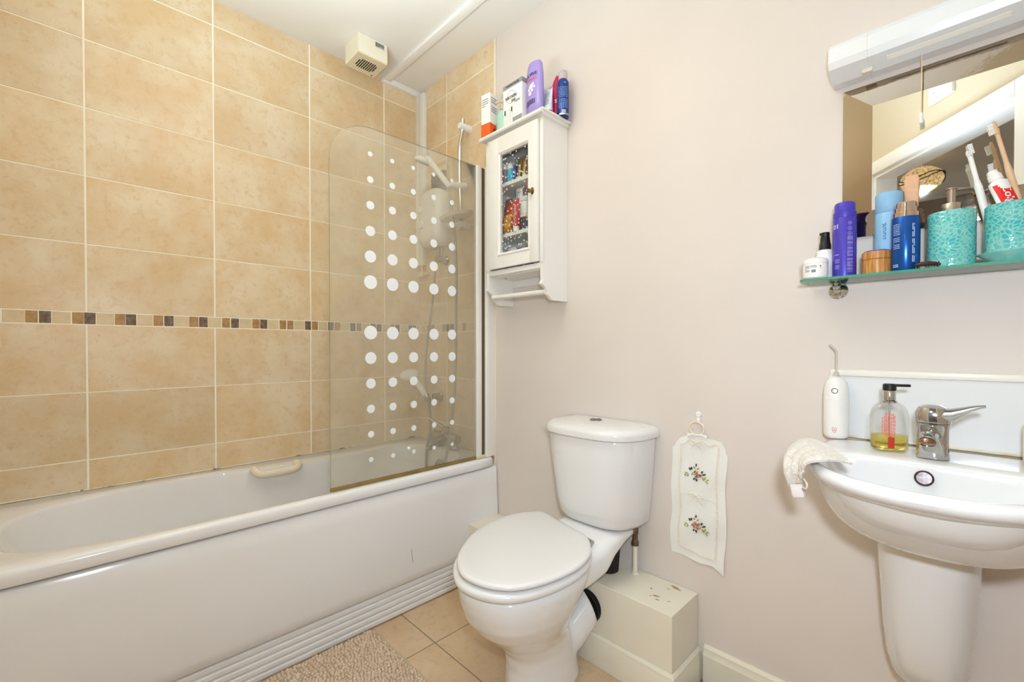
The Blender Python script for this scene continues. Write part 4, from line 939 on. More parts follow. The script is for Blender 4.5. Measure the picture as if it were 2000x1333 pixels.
# semi pedestal
def pr_(z, a, yf, n=2.6): return bas(z, a, yf, n, yb=-.001, cx=2.232)
bm = bmesh.new()
loft(bm, [pr_(.295, .026, -.05), pr_(.305, .046, -.085), pr_(.335, .062, -.12), (pr_(.38, .071, -.145)), pr_(.45, .077, -.165), pr_(.56, .082, -.19), pr_(.64, .087, -.205), pr_(.70, .090, -.212)])
finish(bm, 'pedestal', M_cer, wb, auto=60)
bm = bmesh.new()
oc = Vector((2.231, -.217, .8255)); lathe(bm, oc, [(.0155, 0), (.0155, .002), (.013, .003), (.012, .001)], 28, axis=(0, -1, .25)); finish(bm, 'overflow_ring', mat('tarnished_overflow_ring', (70, 44, 44), .4, metal=.4), wb)
bm = bmesh.new(); lathe(bm, oc+Vector((0, -.001, 0)), [(.0125, 0), (.012, .0012), (0, .0018)], 24, axis=(0, -1, .25)); finish(bm, 'overflow_cover', mat('patchy_chrome_cover', (205, 200, 204), .3, col2=(150, 130, 140), vscale=150), wb)
bm = bmesh.new(); lathe(bm, (2.24, -.285, .7305), [(.022, 0), (.022, .003), (.018, .004), (0, .004)], 24); finish(bm, 'plughole', M_chrome, wb)
# splashback panel with capping
sp_ = thing('splashback', (2.25, -.004, .856), 'white splashback panel with white top trim above the basin', 'splashback')
bm = bmesh.new(); box(bm, 2.046, 2.45, -.007, -.0005, .858, 1.022); finish(bm, 'panel', mat('white_gloss_panel', (226, 227, 228), .18), sp_, smooth=False)
bm = bmesh.new(); box(bm, 2.033, 2.463, -.012, -.0005, 1.019, 1.036, bev=.003); box(bm, 2.033, 2.048, -.010, -.0005, .858, 1.022, bev=.002); finish(bm, 'trim', mat('white_edge_trim', (236, 232, 222), .35), sp_)
bm = bmesh.new(); cyl(bm, (2.05, -.009, .8605), (2.445, -.009, .8605), .003, seg=8); finish(bm, 'sealant', mat('stained_sealant', (238, 232, 218), .6, col2=(214, 194, 150), vscale=14), sp_)

# tap
tp = thing('basin_mixer_tap', (2.238, -.150, .858), 'chrome single lever basin mixer tap, lever pointing to the right', 'tap')
M_tapc = mat('basin_tap_chrome', (200, 200, 200), .08, metal=1)
tr_ = lambda cx, cy, a, b, z, n=3: [Vector((cx+a*(abs(math.cos(t))**(2/n))*(1 if math.cos(t) >= 0 else -1), cy+b*(abs(math.sin(t))**(2/n))*(1 if math.sin(t) >= 0 else -1), z)) for t in [2*math.pi*(i+.5)/40 for i in range(40)]]
bm = bmesh.new(); T0 = (2.2405, -.142)
loft(bm, [tr_(*T0, .0265, .029, .8585), tr_(*T0, .0275, .030, .862), tr_(*T0, .0265, .029, .868), tr_(*T0, .026, .028, .90), tr_(*T0, .0265, .029, .922), tr_(*T0, .028, .031, .930), tr_(*T0, .028, .031, .933)])
finish(bm, 'body', M_tapc, tp)
bm = bmesh.new()
tube(bm, [(2.240, -.150, .900), (2.239, -.172, .908), (2.237, -.192, .910), (2.236, -.208, .906), (2.235, -.215, .902)], lambda t: .0165-.003*t, 20, smoothk=4, flat=.85)
loft(bm, [tr_(2.239, -.158, .022, .016, .862), tr_(2.239, -.162, .021, .018, .885), tr_(2.238, -.17, .016, .016, .905)])
sp2 = finish(bm, 'spout', M_tapc, tp)
bm = bmesh.new(); lathe(bm, (2.235, -.210, .904), [(.0125, 0), (.0135, .003), (.0135, .009), (.0105, .011), (.010, .008), (0, .008)], 24, axis=(0, -.45, -1)); finish(bm, 'aerator', mat('brassy_aerator', (160, 130, 110), .2, metal=1), sp2)
bm = bmesh.new()
loft(bm, [tr_(*T0, .0285, .031, .934), tr_(*T0, .029, .032, .940), tr_(T0[0]-.001, T0[1], .0275, .031, .955), tr_(T0[0]-.001, T0[1], .023, .027, .966), tr_(T0[0], T0[1], .013, .015, .971), tr_(T0[0], T0[1], .004, .004, .972)])
N_ = 16; rings = []
for (x, y, z, w_, h_) in ((2.232, -.142, .951, .029, .015), (2.255, -.143, .950, .029, .0155), (2.270, -.145, .953, .026, .0135), (2.284, -.148, .961, .021, .0095), (2.297, -.150, .969, .017, .006), (2.309, -.152, .974, .013, .0042), (2.318, -.153, .976, .008, .003)):
    rings.append([Vector((x-.25*h_*math.sin(t), y+w_*math.cos(t), z+h_*math.sin(t))) for t in [2*math.pi*i/N_ for i in range(N_)]])
loft(bm, rings)
finish(bm, 'lever', M_tapc, tp)

# soap bottle
sbt = thing('hand_wash_bottle', (2.167, -.130, .858), 'clear hand wash bottle a third full of yellow soap, black pump, beside the tap', 'bottle')
SBc = Vector((2.167, -.125, .8585))
M_clear = bpy.data.materials.new('clear_bottle_plastic'); M_clear.use_nodes = True; nt = M_clear.node_tree
o_ = [n_ for n_ in nt.nodes if n_.type == 'OUTPUT_MATERIAL'][0]; tr2 = nt.nodes.new('ShaderNodeBsdfTransparent'); tr2.inputs[0].default_value = (.93, .93, .92, 1)
gl = nt.nodes.new('ShaderNodeBsdfGlossy'); gl.inputs['Roughness'].default_value = .05; lw = nt.nodes.new('ShaderNodeLayerWeight'); lw.inputs[0].default_value = .16; m1 = nt.nodes.new('ShaderNodeMixShader')
nt.links.new(lw.outputs['Facing'], m1.inputs[0]); nt.links.new(tr2.outputs[0], m1.inputs[1]); nt.links.new(gl.outputs[0], m1.inputs[2]); nt.links.new(m1.outputs[0], o_.inputs[0])
ang = R(30)   # the oval bottle is turned towards the room
def ov(r, z, k=.62, N_=48): return [Vector((SBc.x+r*math.cos(t)*math.cos(ang)-r*k*math.sin(t)*math.sin(ang), SBc.y+r*math.cos(t)*math.sin(ang)+r*k*math.sin(t)*math.cos(ang), SBc.z+z)) for t in [2*math.pi*i/N_ for i in range(N_)]]
bm = bmesh.new(); loft(bm, [ov(.032, 0), ov(.0365, .003), ov(.037, .06), ov(.036, .082), ov(.033, .095), ov(.026, .105), ov(.017, .110, .85), ov(.0135, .112, 1)]); finish(bm, 'bottle', M_clear, sbt)
M_soap = mat('yellow_liquid_soap', (255, 238, 128), .05, trans=.9, ior=1.36)
bm = bmesh.new(); loft(bm, [ov(.030, .003), ov(.0345, .006), ov(.035, .036), ov(.033, .0362)]); finish(bm, 'soap', M_soap, sbt)
bm = bmesh.new(); lathe(bm, SBc+Vector((0, 0, .110)), [(.0145, 0), (.0145, .004), (.012, .006), (.012, .026), (.011, .028)], 28); finish(bm, 'collar', M_chrome, sbt)
bm = bmesh.new(); lathe(bm, SBc+Vector((0, 0, .138)), [(.0125, 0), (.0125, .012), (.010, .015), (0, .0155)], 28)
box(bm, SBc.x+.004, SBc.x+.037, SBc.y-.006, SBc.y+.006, SBc.z+.1465, SBc.z+.1525, bev=.0015, rot=Matrix.Rotation(R(22), 3, 'Z'), piv=SBc); finish(bm, 'pump_head', M_black, sbt)
bm = bmesh.new(); cyl(bm, SBc+Vector((0, 0, .01)), SBc+Vector((0, 0, .112)), .0022, seg=8); finish(bm, 'dip_tube', mat('clear_dip_tube', (220, 220, 216), .2, trans=.6), sbt)
ca, sa = math.cos(ang), math.sin(ang)
def fb(u, v):   # printed on the front of the oval, u along the long axis
    r = .0377; x = max(-.95, min(.95, u/r)); w_ = -r*.62*math.sqrt(1-x*x)-.0006
    return Vector((SBc.x+u*ca-w_*sa, SBc.y+u*sa+w_*ca, SBc.z+v))
bm = bmesh.new()
for j, (u, top) in enumerate(((-.022, .072), (-.0185, .078), (-.0155, .083), (-.0125, .080), (-.0095, .084), (-.0065, .086), (-.0035, .082), (-.0005, .078))):
    v = .036
    while v < top:
        h_ = random.uniform(.003, .009); bm.faces.new([bm.verts.new(fb(*p)) for p in ((u-.0009, v), (u+.0007, v), (u+.0007, v+h_), (u-.0009, v+h_))]); v += h_+.0012
finish(bm, 'red_lettering', mat('coral_ink', (226, 92, 74), .5), sbt, smooth=False)
bm = bmesh.new(); bm.faces.new([bm.verts.new(fb(*p)) for p in ((-.0125, .008), (-.0065, .008), (-.0005, .008), (-.0005, .033), (-.0065, .033), (-.0125, .033))]); finish(bm, 'red_label', mat('brick_red_label', (186, 48, 28), .5), sbt, smooth=False)

# water flosser
wf = thing('water_flosser', (2.052, -.036, .858), 'white cordless water flosser with angled jet tip, standing at the basin corner', 'water flosser')
F0 = (2.052, -.036)
bm = bmesh.new(); lathe(bm, (*F0, .8585), [(.022, 0), (.026, .004), (.0275, .012), (.028, .06), (.0282, .098), (.0276, .0985), (.0276, .0995), (.028, .100), (.0272, .125), (.024, .143), (.018, .154), (.011, .159), (.0085, .160)], 36); finish(bm, 'body', M_white, wf)
bm = bmesh.new(); lathe(bm, (*F0, 1.0175), [(.0085, 0), (.0085, .004), (.006, .005), (.0055, .012), (.004, .013)], 20); tube(bm, [(*F0, 1.03), (*F0, 1.075), (F0[0]-.002, F0[1], 1.088), (F0[0]-.012, F0[1]-.002, 1.100), (F0[0]-.014, F0[1]-.002, 1.103)], .0022, 8, smoothk=3); finish(bm, 'jet_tip', mat('clear_jet_tip', (222, 216, 206), .15, trans=.3), wf)
bm = bmesh.new(); lathe(bm, (*F0, 1.0155), [(.0095, 0), (.0095, .0022)], 20); finish(bm, 'pink_ring', mat('dusty_pink_ring', (206, 150, 140), .5), wf)
ff = on_cyl(F0, .0272, .8585, facing(F0)-.12)
bm = bmesh.new(); disc(bm, lambda u, v: ff(u, v+.124), 0, 0, .0072, r0=.0054, n=28); finish(bm, 'button_ring', mat('dark_grey_ring', (78, 74, 78), .4), wf, smooth=False)
bm = bmesh.new(); fl = on_cyl(F0, .0280, .8585, facing(F0)-.12)
pts = [(-.0045, .028), (-.0045, .022), (-.003, .018), (0, .0155), (.003, .018), (.0045, .022), (.0045, .028), (.0015, .029), (0, .0275), (-.0015, .029)]
for i in range(len(pts)):
    a, b = Vector((*pts[i], 0)), Vector((*pts[(i+1) % len(pts)], 0)); d = (b-a).normalized(); n_ = Vector((-d.y, d.x, 0))*.0005
    bm.faces.new([bm.verts.new(fl(p.x, p.y)) for p in (a-n_, b-n_, b+n_, a+n_)])
disc(bm, lambda u, v: fl(u, v+.0225), 0, 0, .0024, r0=.0014); finish(bm, 'logo', mat('coral_logo', (222, 96, 104), .5), wf, smooth=False)

# lotion bottle at the right
lb = thing('lotion_bottle', (2.405, -.075, .858), 'cream bottle with coral and grey print at the right edge of the basin', 'bottle')
L0 = (2.402, -.078)
bm = bmesh.new(); lathe(bm, (*L0, .8585), [(.026, 0), (.030, .004), (.030, .075), (.026, .085), (.012, .092), (.011, .10)], 32); finish(bm, 'body', mat('cream_plastic', (234, 224, 206), .3), lb)
bm = bmesh.new(); lathe(bm, (*L0, .958), [(.013, 0), (.013, .016), (.005, .018), (.005, .03), (.010, .031), (.010, .037), (0, .038)], 24); tube(bm, [(*L0, .99), (L0[0]+.03, L0[1]-.01, .991)], .004, 8); finish(bm, 'pump', M_white, lb)
fL = on_cyl(L0, .030, .8585, facing(L0)-.55)
bm = bmesh.new(); strip_lines(bm, fL, -.014, .02, .034, .008, 4, fill=.6); finish(bm, 'coral_print', mat('coral_print', (222, 120, 100), .5), lb, smooth=False)
bm = bmesh.new(); strip_lines(bm, fL, -.012, .02, .068, .055, 2, fill=.7); finish(bm, 'grey_print', mat('olive_grey_print', (140, 132, 116), .5), lb, smooth=False)

# face cloth hanging over the left rim
fc = thing('face_cloth', (2.05, -.27, .86), 'off white terry face cloth draped over the left rim of the basin', 'cloth')
bm = bmesh.new()
path_b = [(2.092, -.268, .860), (2.070, -.235, .864), (2.048, -.215, .868), (2.030, -.225, .870), (2.018, -.255, .864), (2.011, -.285, .845), (2.012, -.298, .822), (2.018, -.300, .800), (2.024, -.298, .783)]
path_f = [(2.130, -.345, .855), (2.112, -.368, .861), (2.092, -.384, .862), (2.074, -.390, .855), (2.062, -.384, .842), (2.055, -.374, .828), (2.052, -.362, .815), (2.050, -.352, .805), (2.046, -.342, .793)]
pf, pbk = crom(path_f, 5), crom(path_b, 5); rows = []
W_ = 22
for i in range(len(pf)):
    row = []
    for j in range(W_+1):
        f = j/W_; p = pf[i].lerp(pbk[i], f)
        s_ = i/(len(pf)-1); fold = math.sin(f*8+s_*5)*.0055*min(1, s_*1.2+.2)+.011*math.sin(math.pi*f)*min(1, s_*2)+.002*math.sin(f*31+s_*17)
        sd = Vector((-1, -.1, .35 if s_ < .45 else .0)).normalized()
        p = p+sd*abs(fold)*1.2+Vector((0, 0, .002))
        if s_ > .75: p.z += .006*math.sin(f*7+1)
        row.append(p)
    rows.append(row)
T_ = .006
for off in (0, T_):
    V_ = [[bm.verts.new(p+Vector((-off*(1 if i > 12 else 0), 0, off*(1 if i <= 22 else 0)))) for p in row] for i, row in enumerate(rows)]
    for i in range(len(V_)-1):
        for j in range(W_): bm.faces.new((V_[i][j], V_[i+1][j], V_[i+1][j+1], V_[i][j+1]))
    if off == 0: VA = V_
    else:
        for i in range(len(V_)-1):
            bm.faces.new((VA[i][0], VA[i+1][0], V_[i+1][0], V_[i][0])); bm.faces.new((VA[i][W_], V_[i][W_], V_[i+1][W_], VA[i+1][W_]))
        for j in range(W_):
            bm.faces.new((VA[-1][j], V_[-1][j], V_[-1][j+1], VA[-1][j+1])); bm.faces.new((VA[0][j], VA[0][j+1], V_[0][j+1], V_[0][j]))
M_terry = mat('off_white_terry', (236, 230, 222), .95, bump=1.0, bscale=420, var=.10, vscale=160)
ofc = finish(bm, 'cloth', M_terry, fc)
# terry loops in rows
vs_, fs_ = [], []; rng = random.Random(5); base = BASE[fc.name]
for i in range(0, len(rows)-1):
    for k in range(2):
        for j in range(W_*2):
            f = min(max((j+rng.uniform(-.3, .3))/(W_*2), 0), .999); fi = f*W_; j0 = min(int(fi), W_-1)
            a_, b_ = rows[i][j0].lerp(rows[i][j0+1], fi-j0) if fi-j0 >= 0 else rows[i][0], rows[i+1][j0].lerp(rows[i+1][j0+1], max(fi-j0, 0))
            p = a_.lerp(b_, k/2+rng.uniform(-.1, .1))+Vector((-.003 if i > 12 else 0, -.0006, .004 if i <= 22 else 0))
            r_ = rng.uniform(.0019, .0030); b0 = len(vs_)
            for v in tv: vs_.append((p.x+v.x*r_-base.x, p.y+v.y*r_*1.1-base.y, p.z+v.z*r_-base.z))
            for q in tf: fs_.append([b0+x_ for x_ in q])
me = bpy.data.meshes.new('terry_loops'); me.from_pydata(vs_, [], fs_); me.materials.append(M_terry)
o = bpy.data.objects.new('terry_loops', me); COL.objects.link(o); o.parent = fc; o['kind'] = 'stuff'
bm = bmesh.new(); tube(bm, [(2.050, -.358, .815), (2.058, -.368, .808), (2.056, -.366, .797), (2.048, -.354, .795)], .0018, 6, smoothk=4)
finish(bm, 'hanging_loop', mat('cloth_loop', (232, 226, 216), .9), fc)
bm = bmesh.new(); box(bm, 2.019, 2.045, -.334, -.310, .763, .796, bev=.006, rot=Matrix.Rotation(R(-12), 3, 'Y')); finish(bm, 'care_label', mat('satin_label', (238, 232, 228), .5), fc)

# ------------------------------------------------------------------ mirror and light
mi = thing('mirror', (2.27, -.01, 1.38), 'large rectangular wall mirror with wide mirrored border, its dark reflection put into the tint, above the glass shelf', 'mirror')
M_mir = mat('silvered_mirror', (236, 234, 226), .015, metal=1)
M_mir2 = mat('reflection_tinted_mirror', (158, 142, 124), .06, metal=1, bump=.15, bscale=35)  # darker tint imitates the brown reflection seen in the border
X0m, X1m, Z0m, Z1m = 2.057, 2.483, 1.382, 1.770; bw = .062
bm = bmesh.new(); box(bm, X0m+bw, X1m-bw, -.016, -.012, Z0m+bw, Z1m-bw); finish(bm, 'mirror_glass', M_mir, mi, smooth=False)
bm = bmesh.new(); box(bm, X0m+bw, X1m-bw, -.012, -.0005, Z0m+bw, Z1m-bw); box(bm, X0m+.001, X1m-.001, -.004, -.0005, Z0m+.001, Z1m-.001); finish(bm, 'backing', mat('mirror_backing', (70, 66, 60), .7), mi, smooth=False)
bm = bmesh.new()
o4 = [(X0m, Z0m), (X1m, Z0m), (X1m, Z1m), (X0m, Z1m)]; i4 = [(X0m+bw, Z0m+bw), (X1m-bw, Z0m+bw), (X1m-bw, Z1m-bw), (X0m+bw, Z1m-bw)]
for k in range(4):
    a, b, c, d = o4[k], o4[(k+1) % 4], i4[(k+1) % 4], i4[k]
    F = [bm.verts.new((p[0], y, p[1])) for p, y in ((a, -.006), (b, -.006), (c, -.0135), (d, -.0135))]
    Bk = [bm.verts.new((p[0], -.004, p[1])) for p in (a, b, c, d)]
    bm.faces.new(F); bm.faces.new(Bk[::-1])
    for q in range(4): bm.faces.new((F[q], Bk[q], Bk[(q+1) % 4], F[(q+1) % 4]))
finish(bm, 'mirrored_border', M_mir2, mi, smooth=False)

lt = thing('mirror_light', (2.3, -.04, 1.80), 'white strip light fitting with pull cord above the mirror', 'light fitting')
def lprof(x, g=0): 
    P_ = [(-.001, 1.882), (-.030, 1.882), (-.068, 1.870), (-.079, 1.856), (-.081, 1.822), (-.074, 1.806), (-.030, 1.786), (-.001, 1.786)]
    cy_, cz_ = -.04, 1.83
    return [Vector((x, cy_+(y-cy_)*(1-g), cz_+(z-cz_)*(1-g))) for y, z in P_]
M_ecap = mat('white_end_cap', (230, 231, 232), .3)
bm = bmesh.new(); loft(bm, [lprof(2.036, .04), lprof(2.039, 0), lprof(2.115, 0), lprof(2.115, .015)]); finish(bm, 'end_cap', M_ecap, lt, auto=20)
bm = bmesh.new(); loft(bm, [lprof(2.50, .015), lprof(2.50), lprof(2.575), lprof(2.578, .04)]); finish(bm, 'end_cap', M_ecap, lt, auto=20)
bm = bmesh.new(); loft(bm, [lprof(2.1152, .012), lprof(2.4998, .012)]); finish(bm, 'diffuser', mat('opal_diffuser', (228, 231, 233), .3), lt, auto=20)
bm = bmesh.new(); loft(bm, [[Vector((x, y, z)) for y, z in ((-.062, 1.7995), (-.050, 1.7940), (-.050, 1.7930), (-.062, 1.7985))] for x in (2.15, 2.35)])
finish(bm, 'slot_glow', mat('painted_slot_glow', (246, 244, 238), .2), lt, smooth=False)  # pale strip painted in for the glow along the underside slot
bm = bmesh.new(); box(bm, 2.100, 2.122, -.048, -.036, 1.784, 1.794, bev=.002); finish(bm, 'rocker_switch', M_cream_pl, lt)
bm = bmesh.new(); tube(bm, [(2.211, -.036, 1.785), (2.2113, -.036, 1.72), (2.211, -.036, 1.648)], .0011, 6); cd_ = finish(bm, 'pull_cord', mat('cream_cord', (226, 206, 168), .8), lt)
bm = bmesh.new(); lathe(bm, (2.211, -.036, 1.624), [(.0040, 0), (.0046, .002), (.0040, .02), (.0025, .024), (0, .0245)], 16); finish(bm, 'cord_pull', M_white, cd_)

# ------------------------------------------------------------------ glass shelf
sf = thing('glass_shelf', (2.24, -.07, 1.266), 'clear green edged glass shelf on round chrome brackets under the mirror', 'shelf')
M_sg = bpy.data.materials.new('green_shelf_glass'); M_sg.use_nodes = True; nt = M_sg.node_tree
o_ = [n_ for n_ in nt.nodes if n_.type == 'OUTPUT_MATERIAL'][0]; tr3 = nt.nodes.new('ShaderNodeBsdfTransparent'); tr3.inputs[0].default_value = (.80, .90, .86, 1)
gl = nt.nodes.new('ShaderNodeBsdfGlossy'); gl.inputs['Roughness'].default_value = .02; fr = nt.nodes.new('ShaderNodeFresnel'); fr.inputs[0].default_value = 1.5; m1 = nt.nodes.new('ShaderNodeMixShader')
nt.links.new(fr.outputs[0], m1.inputs[0]); nt.links.new(tr3.outputs[0], m1.inputs[1]); nt.links.new(gl.outputs[0], m1.inputs[2]); nt.links.new(m1.outputs[0], o_.inputs[0])
M_se = mat('green_polished_edge', (88, 168, 140), .1, trans=.25)
SZ0, SZ1 = 1.2635, 1.2695
ol = [(1.985, -.012)]+[(1.985+.022-.022*math.cos(t), -.132+.022-.022*math.sin(t)) for t in [math.pi/2*i/6 for i in range(7)]]+[(2.47+.022*math.sin(t), -.132+.022-.022*math.cos(t)) for t in [math.pi/2*i/6 for i in range(7)]]+[(2.492, -.012)]
bm = bmesh.new(); A = [bm.verts.new((x, y, SZ0)) for x, y in ol]; B = [bm.verts.new((x, y, SZ1)) for x, y in ol]
bm.faces.new(A[::-1]); bm.faces.new(B)
for i in range(len(A)):
    f = bm.faces.new((A[i], A[(i+1) % len(A)], B[(i+1) % len(A)], B[i])); f.material_index = 1
finish(bm, 'glass', [M_sg, M_se], sf, smooth=False)
for x in (2.049, 2.43):
    bm = bmesh.new(); lathe(bm, (x, -.0005, 1.247), [(.022, 0), (.022, .004), (.017, .009), (.009, .011), (.008, .02)], 28, axis=(0, -1, 0)); lathe(bm, (x, -.012, 1.256), [(.009, 0), (.010, .01), (.009, .02), (.004, .024)], 18, axis=(0, -1, 0)); finish(bm, 'bracket', M_chrome, sf)

SH = SZ1+.0003
# white jar
jr = thing('face_cream_jar', (2.018, -.108, SH), 'squat white jar with small green print at the left end of the glass shelf', 'jar')
bm = bmesh.new(); lathe(bm, (2.018, -.108, SH), [(.022, 0), (.026, .003), (.0272, .012), (.0272, .036), (.026, .038)], 36); finish(bm, 'jar', M_white, jr)
bm = bmesh.new(); lathe(bm, (2.018, -.108, SH+.038), [(.0275, 0), (.0278, .003), (.0262, .011), (.020, .015), (0, .016)], 36); finish(bm, 'lid', M_white, jr)
fj = on_cyl((2.018, -.108), .0272, SH, facing((2.018, -.108)))
bm = bmesh.new(); strip_lines(bm, fj, -.024, -.012, .033, .016, 6, fill=.5); strip_lines(bm, fj, -.010, .003, .033, .024, 4, fill=.5); strip_lines(bm, fj, -.008, .001, .022, .014, 1, fill=.9); disc(bm, fj, .011, .030, .0018); disc(bm, fj, .011, .025, .0015, r0=.001); finish(bm, 'print', mat('bottle_green_ink', (70, 110, 100), .5), jr, smooth=False)
# pump bottle behind
pm = thing('serum_pump_bottle', (2.030, -.062, SH), 'small white bottle with black spray nozzle behind the white jar', 'bottle')
bm = bmesh.new(); lathe(bm, (2.030, -.062, SH), [(.020, 0), (.022, .003), (.022, .058), (.020, .066), (.0185, .069), (.0185, .078), (.013, .080)], 30); finish(bm, 'body', M_white, pm)
bm = bmesh.new(); lathe(bm, (2.030, -.062, SH+.079), [(.0135, 0), (.0125, .016), (.0115, .018), (.0105, .030), (.0095, .038), (.010, .040), (.0095, .046), (0, .047)], 26); box(bm, 2.018, 2.026, -.067, -.057, SH+.119, SH+.125, bev=.001); finish(bm, 'nozzle', M_black, pm)
# purple bottle
pu = thing('body_spray_bottle', (2.075, -.085, SH), 'tall violet bottle with violet cap, second from the left on the glass shelf', 'bottle')
P0_ = (2.074, -.082); M_vio = mat('violet_satin_metal', (74, 62, 176), .28, metal=.15)
bm = bmesh.new(); lathe(bm, (*P0_, SH), [(.023, 0), (.0245, .002), (.0245, .146), (.0238, .148)], 40); finish(bm, 'body', M_vio, pu)
bm = bmesh.new(); lathe(bm, (*P0_, SH+.1485), [(.0236, 0), (.0240, .002), (.0240, .014), (.0215, .016), (.0215, .034), (.0195, .038), (0, .039)], 36); finish(bm, 'cap', mat('violet_cap', (70, 58, 178), .35), pu)
fp = on_cyl(P0_, .0245, SH, facing(P0_))
bm = bmesh.new(); add_text(bm, '01', .016, lambda u, v: fp(u-.019, v+.126), bold=.0004)
for i in range(3): disc(bm, fp, .011, .132-.013*i, .0046, r0=.0041, n=6+i*8)
for i in range(3): disc(bm, fp, .011, .132-.013*i, .0012)
for k, (v0, v1) in enumerate(((.100, .090), (.087, .076), (.073, .05), (.046, .012))): strip_lines(bm, fp, .006, .018, v0, v1, int((v0-v1)/.002), fill=.35)
strip_lines(bm, fp, -.021, -.012, .058, .054, 1); strip_lines(bm, fp, -.021, -.010, .046, .020, 7, fill=.3)
finish(bm, 'print', mat('lavender_ink', (200, 198, 240), .5), pu, smooth=False)
# bamboo jar
bj = thing('bamboo_jar', (2.138, -.088, SH), 'small bamboo jar with violet disc on its lid, on the glass shelf', 'jar')
M_bam = bpy.data.materials.new('bamboo'); M_bam.use_nodes = True; nt = M_bam.node_tree; b_ = nt.nodes['Principled BSDF']; b_.inputs['Roughness'].default_value = .45
tc = nt.nodes.new('ShaderNodeTexCoord'); mp = nt.nodes.new('ShaderNodeMapping'); mp.inputs['Scale'].default_value = (1, 1, .06); ns = nt.nodes.new('ShaderNodeTexNoise'); ns.inputs['Scale'].default_value = 260; rp = nt.nodes.new('ShaderNodeValToRGB')
rp.color_ramp.elements[0].color = lin((166, 108, 46)); rp.color_ramp.elements[0].position = .35; rp.color_ramp.elements[1].color = lin((210, 154, 84)); rp.color_ramp.elements[1].position = .65
nt.links.new(tc.outputs['Object'], mp.inputs[0]); nt.links.new(mp.outputs[0], ns.inputs['Vector']); nt.links.new(ns.outputs[0], rp.inputs[0]); nt.links.new(rp.outputs[0], b_.inputs['Base Color'])
bm = bmesh.new(); lathe(bm, (2.138, -.088, SH), [(.0275, 0), (.0287, .0015), (.0287, .0335), (.0275, .0345)], 40); finish(bm, 'jar', M_bam, bj)
bm = bmesh.new(); lathe(bm, (2.138, -.088, SH+.035), [(.0278, 0), (.0287, .001), (.0287, .017), (.0275, .0185), (0, .0185)], 40); finish(bm, 'lid', M_bam, bj)
bm = bmesh.new(); lathe(bm, (2.138, -.088, SH+.0537), [(.0245, 0), (.0245, .0022), (.022, .003), (0, .003)], 36); finish(bm, 'lid_disc', mat('violet_lid_disc', (82, 62, 160), .4), bj)
# light blue bottle
lbk = thing('conditioner_bottle', (2.158, -.045, SH), 'light blue bottle with light blue cap behind the bamboo jar', 'bottle')
B0 = (2.155, -.046)
bm = bmesh.new(); lathe(bm, (*B0, SH), [(.025, 0), (.0265, .002), (.0265, .150), (.0258, .151)], 40); finish(bm, 'body', mat('light_blue_plastic', (140, 188, 222), .4), lbk)
bm = bmesh.new(); lathe(bm, (*B0, SH+.1515), [(.0255, 0), (.0262, .001), (.0262, .045), (.0245, .048), (0, .0485)], 40); finish(bm, 'cap', mat('light_blue_cap', (138, 184, 216), .5), lbk)
f3 = on_cyl(B0, .0265, SH, facing(B0))
bm = bmesh.new(); strip_lines(bm, lambda u, v: f3(-.008+v, u), .085, .125, .004, -.002, 2, fill=.5); disc(bm, f3, -.011, .122, .0012); disc(bm, f3, -.011, .116, .0012); strip_lines(bm, f3, .016, .022, .135, .02, 40, fill=.4); finish(bm, 'print', mat('blue_print', (50, 110, 160), .5), lbk, smooth=False)
# dark blue bottle
dbt = thing('face_serum_bottle', (2.189, -.100, SH), 'metallic blue bottle with stepped chrome cap in front of the light blue one', 'bottle')
D0 = (2.190, -.097)
bm = bmesh.new(); lathe(bm, (*D0, SH), [(.0245, 0), (.0255, .002), (.0255, .122), (.025, .123)], 44); finish(bm, 'body', mat('metallic_deep_blue', (28, 84, 166), .22, metal=.55), dbt)
bm = bmesh.new(); lathe(bm, (*D0, SH+.1232), [(.0245, 0), (.0245, .010), (.0225, .011), (.0225, .021), (.0195, .022), (.0195, .032), (.018, .034), (0, .034)], 40); finish(bm, 'cap', mat('warm_polished_chrome', (214, 196, 184), .12, metal=1), dbt)
f4 = on_cyl(D0, .0255, SH, facing(D0))
bm = bmesh.new(); strip_lines(bm, f4, -.024, -.010, .108, .050, 15, fill=.3); strip_lines(bm, f4, -.024, -.012, .016, .008, 2, fill=.5); strip_lines(bm, lambda u, v: f4(v+.014, u), .018, .105, .003, -.003, 2, fill=.45); finish(bm, 'print', mat('silver_blue_ink', (196, 214, 236), .4), dbt, smooth=False)
# wooden brush handle behind
hb = thing('wooden_handle', (2.178, -.02, SH), 'flat pinkish wooden brush handle standing behind the blue bottles against the mirror', 'brush')
bm = bmesh.new(); 
ringw = lambda z_, w_, t_=.0035: [Vector((p.x, p.y, z_)) for p in superell(2.195, -.026, w_, t_, 4, 0, 24)]
loft(bm, [ringw(SH, .010), ringw(SH+.08, .011), ringw(SH+.16, .0125), ringw(SH+.228, .0135), ringw(SH+.236, .011), ringw(SH+.239, .006)]); finish(bm, 'handle', mat('pink_beech', (226, 178, 142), .5, var=.12, vscale=60), hb)
